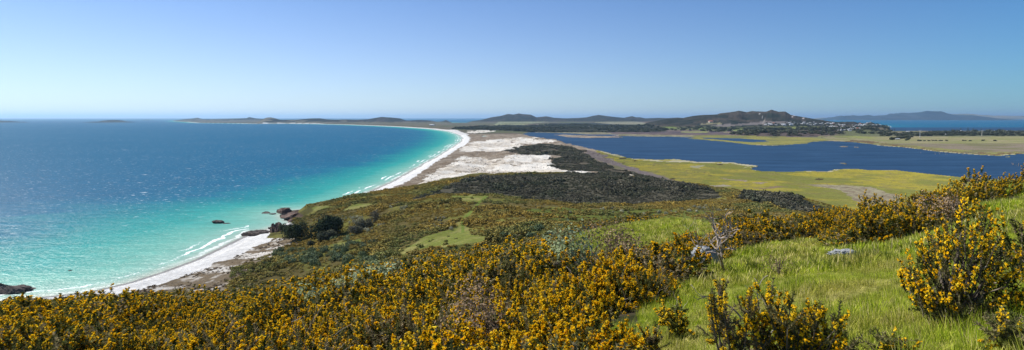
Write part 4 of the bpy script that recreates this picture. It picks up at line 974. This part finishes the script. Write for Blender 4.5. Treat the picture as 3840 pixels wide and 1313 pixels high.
# ---- houses, trees and posts on the plain
M_wh = plain('white_wall', (.45, .45, .44), (.58, .57, .56), .5); M_cr = plain('cream_wall', (.45, .42, .36), (.55, .5, .42), .5)
M_rg = plain('grey_roof', (.3, .31, .33), (.4, .41, .42), .4, .6); M_rw = plain('pale_roof', (.42, .44, .46), (.55, .56, .57), .4, .6); M_rr = plain('red_roof', (.42, .16, .1), (.5, .2, .13), .4); M_win = plain('dark_window', (.04, .05, .06), (.07, .08, .09), 2, .2)
def house_mesh(w, d, h, rh, wall, roof, hip=0.):
    a = Acc(); bx = lambda x0, x1, y0, y1, z0, z1, m_: a.add([(x, y, z) for z in (z0, z1) for y in (y0, y1) for x in (x0, x1)], [(0,1,5),(0,5,4),(1,3,7),(1,7,5),(3,2,6),(3,6,7),(2,0,4),(2,4,6),(4,5,7),(4,7,6)], m_)
    bx(-w/2, w/2, -d/2, d/2, -2, h, 0)
    o_ = .5; e = w*.5*hip
    a.add([(-w/2-o_, -d/2-o_, h), (w/2+o_, -d/2-o_, h), (w/2+o_, d/2+o_, h), (-w/2-o_, d/2+o_, h), (-w/2-o_+e, 0, h+rh), (w/2+o_-e, 0, h+rh)], [(0,1,5),(0,5,4),(2,3,4),(2,4,5),(0,4,3),(1,2,5)], 1)
    for k in (-.3, 0, .3): bx(w*k-.9, w*k+.9, -d/2-.06, -d/2+.1, 1., 2.3, 2)
    return a.build('house', [wall, roof, M_win])
hm_l = [house_mesh(15, 9, 3.4, 2.2, M_wh, M_rg), house_mesh(18, 10, 5.5, 2.4, M_wh, M_rw, .5), house_mesh(13, 11, 3.2, 2.6, M_cr, M_rg, .4), house_mesh(20, 9, 3.4, 2., M_wh, M_rw), house_mesh(14, 9, 3.2, 2.2, M_cr, M_rr, .3)]
hr = R_(81)
def put_house(u, y, me, s, label, group, name='house', cat='house'):
    p_ = sight(u, y, 2300, 7500)
    return tag(link(name, me, None, p_, hr.uniform(-.6, .6), s), label, cat, group)
for u0, y0, u1, y1, j, n in [(2870,468,2910,466,3,16),(2925,467,3010,464,4,22),(3000,466,3060,463,5,22),(3070,468,3130,464,3,16),(3090,479,3160,472,5,34),(3150,486,3230,480,6,40),(3200,472,3270,470,2.5,18),(3270,471,3330,472,1.5,12),(3225,465,3262,461,2,8)]:
    for _ in range(n):
        t_ = hr.rand(); put_house(u0+(u1-u0)*t_+hr.randn()*5, y0+(y1-y0)*t_+hr.randn()*j*.6, hm_l[hr.choice(5, p=[.25,.3,.15,.25,.05])], hr.uniform(.7, 1.25), 'small pale house of the town at the foot of the big hill', 'houses of the hillside town')
for k in range(46):
    u = 3578+k*6.3+hr.uniform(-2, 2); put_house(u, 494+hr.uniform(-1.2, 1), hm_l[hr.choice(5, p=[.25,.35,.1,.25,.05])], hr.uniform(.7, 1.1), 'beachfront house in the row along the right-hand bay', 'beachfront houses by the bay')
put_house(3365, 523, hm_l[3], 1., 'lone white farm shed beside the hedge on the plain', None, 'farm_shed', 'shed')
put_house(3630, 500, hm_l[1], 1.3, 'white house in front of the beachfront row', None)
put_house(3550, 507, hm_l[1], 1., 'white farmhouse left of the tall round tree', None)
put_house(2665, 458.5, hm_l[4], 2.6, 'large red-roofed house on the lower slope of the big hill', None)
put_house(2208, 477.5, hm_l[1], 1.3, 'white house alone in the dark woods beyond the lake', None)
put_house(1620, 468.6, hm_l[3], 3., 'long white building behind the far beach', None, 'long_building', 'building')
put_house(3405, 496, hm_l[3], 1.4, 'low pale shed among the trees behind the far beach', None)

fm = [leafball(850+i, 240, 1., 1.2, .17, M_forest, name='crown', lobes=6) for i in range(3)]
pine_m = []
for i in range(2):
    r = R_(860+i); a = Acc()
    for k in range(11):
        z0 = .16+k*.08; rd = .3*(1-k/12)**.9
        for j in range(9):
            an = j*.7+k; d = np.array([math.cos(an), math.sin(an), 0]); s_ = np.array([-d[1], d[0], 0])*.06
            a.add([(0, 0, z0+.05), d*rd*.5+s_+[0, 0, z0+.02], d*rd*r.uniform(.8, 1.1)+[0, 0, z0+.03], d*rd*.5-s_+[0, 0, z0]], [(0, 1, 2), (0, 2, 3)], 0, r.rand())
    pine_m.append(a.build('crown', [M_forest]))
tk = Acc(); tube(tk, [(0, 0, -.1), (0, 0, .5), (0, 0, .95)], [.03, .02, .006], 5); pine_t = tk.build('trunk', [M_wood])
def far_tree(u, y, s, label, group, kind='tree', name='far_tree', hs=1.):
    p_ = sight(u, y, 2000, 9000)
    e = tag(link(name, None, None, p_, hr.uniform(0, 6), (s, s, s*hs)), label, 'tree', group)
    if kind == 'pine': link('trunk', pine_t, e); link('crown', pine_m[hr.randint(2)], e)
    else:
        t_ = link('trunk', pine_t, e); t_.scale = (2, 2, .9); c_ = link('crown', fm[hr.randint(3)], e)
    return e
far_tree(3582, 501, 30, 'tall round tree standing at the left end of the beachfront houses', None, hs=.62)
far_tree(3306, 503, 30, 'big rounded tree clump at the foot of the headland', None, hs=.45)
for u, y, s in [(3354,492,26),(3380,491,14),(3395,491,14),(3437,493,12),(3603,493,28),(3630,493,30),(3650,493,26),(3680,494,26),(3723,494,22),(3790,494,20),(3560,495,16)]:
    far_tree(u, y, s, 'dark conifer standing by the far beach of the bay', 'conifers along the far beach', 'pine', 'conifer')
for k in range(26): far_tree(3336+k*3.4, 525-k*.42+hr.uniform(-.5, .5), hr.uniform(7, 10), 'small dark tree in the hedge line by the farm shed', 'hedge trees by the farm shed')
for k in range(6): far_tree(3398+k*3, 527-k*1.3, hr.uniform(5, 7), 'small tree in the short hedge right of the farm shed', 'short hedge trees')
for u in [3440,3447,3456,3464,3482,3500,3506,3520,3526,3532,3550,3614,3620,3636,3642,3684,3730,3733]: far_tree(u, 529+hr.uniform(-.6, .6), hr.uniform(4.5, 7), 'low dark bush in the broken line across the plain', 'bushes lined across the plain', name='plain_bush', hs=.7)
for k in range(60): far_tree(2785+hr.rand()*150, 487.5+hr.uniform(-1, 1), hr.uniform(12, 17), 'tall brown-grey tree in the shelterbelt below the town', 'shelterbelt trees below the town')
for k in range(30): far_tree(2990+hr.rand()*120, 486.5+hr.uniform(-1, 1), hr.uniform(10, 14), 'tree in the belt across the green field under the town', 'field-edge trees under the town')
def t_for(x, y, z, c, a, b, u, v):
    w_ = pip(a, b, [(1690,484),(1800,474),(2050,470),(2060,462),(2230,460),(2300,466),(2420,468),(2500,480),(2500,494),(2300,496),(2000,496),(1850,488)])
    w_ |= pip(a, b, [(2480,486),(2560,478),(2660,472),(2700,482),(2800,474),(2860,470),(2850,478),(2700,495),(2560,490)])
    w_ |= pip(a, b, [(2740,505),(2800,492),(2900,484),(3060,482),(3170,482),(3160,502),(3050,510),(2900,512)])
    w_ |= pip(a, b, [(3340,500),(3500,498),(3540,492),(3600,494),(3840,495),(4300,495),(4300,508),(3300,511)])
    w_ |= pip(a, b, [(3150,492),(3240,474),(3340,474),(3345,492),(3300,505),(3200,500)])
    return w_ & (c > 20) & (fbm(x, y, 250, 129, 4) < .66)
pts = region(91, 1680, 4200, 2700, 7200, .0005, t_for)
ft = [temp(me) for me in fm]
cover_put('far_woods', pts, ft, 92, 9, 19, 'dark woods beyond the lake and along the plain', 'woods', .75)
def t_townt(x, y, z, c, a, b, u, v): return pip(u, v, [(2860,474),(2860,462),(3060,458),(3250,462),(3340,468),(3330,476),(3240,492),(3140,490),(3080,474)]) & (c > 5)
pts = region(93, 2850, 3350, 3000, 6200, .0006, t_townt)
cover_put('town_trees', pts, ft, 94, 7, 12, 'trees and gardens between the houses of the town', 'trees', .8)

# dead stumps standing in the lake, one slim mast on the plain
sm = Acc(); tube(sm, [(0, 0, -1.5), (.1, 0, 1.5), (0, .15, 3.2)], [.35, .25, .12], 5); tube(sm, [(.1, 0, 1.6), (.9, .2, 2.6)], [.15, .06], 4); sm = sm.build('dead_trunk', [M_dead])
for k in range(46):
    u = 3440+hr.rand()**.8*260; y = 575.5+(u-3440)*.012+hr.randn()*2
    if k > 34: u = 3795+hr.rand()*40; y = 617+(u-3795)*.22+hr.randn()*1.5
    x, yy, _ = W(u, y, LZ); tag(link('dead_tree', sm, None, (x, yy, LZ), hr.uniform(0, 6), hr.uniform(.8, 1.6)), 'bleached dead trunk standing in the lake shallows near the plain' if k <= 34 else 'bleached dead trunk standing in the lake at the right edge', 'dead tree', 'dead trunks by the far lake shore' if k <= 34 else 'dead trunks at the right edge of the lake')
ml = Acc(); tube(ml, [(0, 0, 0), (0, 0, 38)], [1.3, .7], 6); tube(ml, [(-7, 0, 37.5), (7, 0, 37.5)], [.5, .5], 4); ml = ml.build('mast', [M_wh])
x, yy, _ = W(3450, 517.5, 2); tag(link('power_pole', ml, None, (x, yy, 2)), 'single white pole standing on the plain behind the hedge', 'pole')
ml2 = Acc(); tube(ml2, [(0, 0, 0), (1.5, 0, 30)], [1.4, .9], 6); tube(ml2, [(1, 0, 30), (10, 0, 31)], [.6, .4], 4); ml2 = ml2.build('mast', [M_cr])
x, yy, _ = W(3682, 510, 2); tag(link('power_pole', ml2, None, (x, yy, 2)), 'paler pole with a crossarm in front of the beachfront houses', 'pole')

# ------------------------------------------------------------------ light, air, camera
SE, SA = math.radians(47), math.radians(-62)      # sun height; bearing from the view axis, to the left
to = Vector((math.sin(SA)*math.cos(SE), math.cos(SA)*math.cos(SE), math.sin(SE)))
ld = bpy.data.lights.new('sun', 'SUN'); ld.energy = 4.9; ld.angle = math.radians(.53); ld.color = (1, .955, .88)
lo = link('sun', ld); lo.rotation_euler = (-to).to_track_quat('-Z', 'Y').to_euler()
wd_ = bpy.data.worlds.new('World'); S.world = wd_; wd_.use_nodes = True; t = wd_.node_tree; t.nodes.clear(); g = G(t)
sk = g.n('ShaderNodeTexSky', sky_type='NISHITA'); sk.sun_disc = False; sk.sun_elevation = SE; sk.sun_rotation = SA
sk.air_density = 1.0; sk.dust_density = .2; sk.ozone_density = 4; sk.altitude = 100
# blue clear air, paler low down on the sunward side
tc = g.n('ShaderNodeTexCoord').outputs['Generated']
dt = g.n('ShaderNodeVectorMath', {0: tc, 1: (math.sin(SA), math.cos(SA), 0)}, operation='DOT_PRODUCT').outputs['Value']
ez = g.math('POWER', 2.718, g.math('MULTIPLY', g.math('MAXIMUM', g.n('ShaderNodeSeparateXYZ', {0: tc}).outputs[2], 0.), -6.7))
gw = g.math('MULTIPLY', g.rng(dt, -.2, .93, .2, 1.), ez)
bc = g.mix(1., sk.outputs[0], (.27, .78, 1.17), 'MULTIPLY')
ad = g.n('ShaderNodeVectorMath', {0: (8.2, 5.1, 4.2), 3: gw}, operation='SCALE').outputs[0]
bc = g.n('ShaderNodeVectorMath', {0: bc, 1: ad}, operation='ADD').outputs[0]
bg = g.n('ShaderNodeBackground', {'Color': bc, 'Strength': .059}); g.n('ShaderNodeOutputWorld', {'Surface': bg.outputs[0]})
# haze
HZD = 1.9e-5
m, t = nt('haze_air'); g = G(t)
vol = g.n('ShaderNodeVolumePrincipled', {'Color': (.48, .73, 1., 1), 'Density': HZD, 'Anisotropy': .4})
g.n('ShaderNodeOutputMaterial', {'Volume': vol.outputs[0]})
q = 182000.; x0, x1, y0, y1, z0, z1 = -q*1.6, q*1.6, -1500, q, -8., 620.
Vb = [(x, y, z) for z in (z0, z1) for y in (y0, y1) for x in (x0, x1)]
Fb = [(0,2,3,1),(4,5,7,6),(0,1,5,4),(1,3,7,5),(3,2,6,7),(2,0,4,6)]
hzo = link('haze', mesh('haze', Vb, Fb, [m], None, None, False, 4)); tag(hzo, 'thin sea haze filling the air', 'haze', kind='stuff')

cam = bpy.data.cameras.new('camera'); co = link('camera', cam, None, (0, 0, EYE)); co.rotation_euler = (math.pi/2, 0, 0)
cam.sensor_width = 36; cam.lens = 36*F/1024; cam.shift_y = -(175-HZ)/1024; cam.clip_start = .05; cam.clip_end = 500000
S.camera = co
S.view_settings.view_transform = 'Standard'; S.view_settings.look = 'None'; S.view_settings.exposure = .6; S.view_settings.gamma = 1
S.cycles.max_bounces = 5; S.cycles.diffuse_bounces = 2; S.cycles.glossy_bounces = 2; S.cycles.transmission_bounces = 2; S.cycles.transparent_max_bounces = 4; S.cycles.volume_bounces = 0
S.cycles.use_denoising = True
try: S.cycles.denoiser = 'OPENIMAGEDENOISE'
except Exception: pass
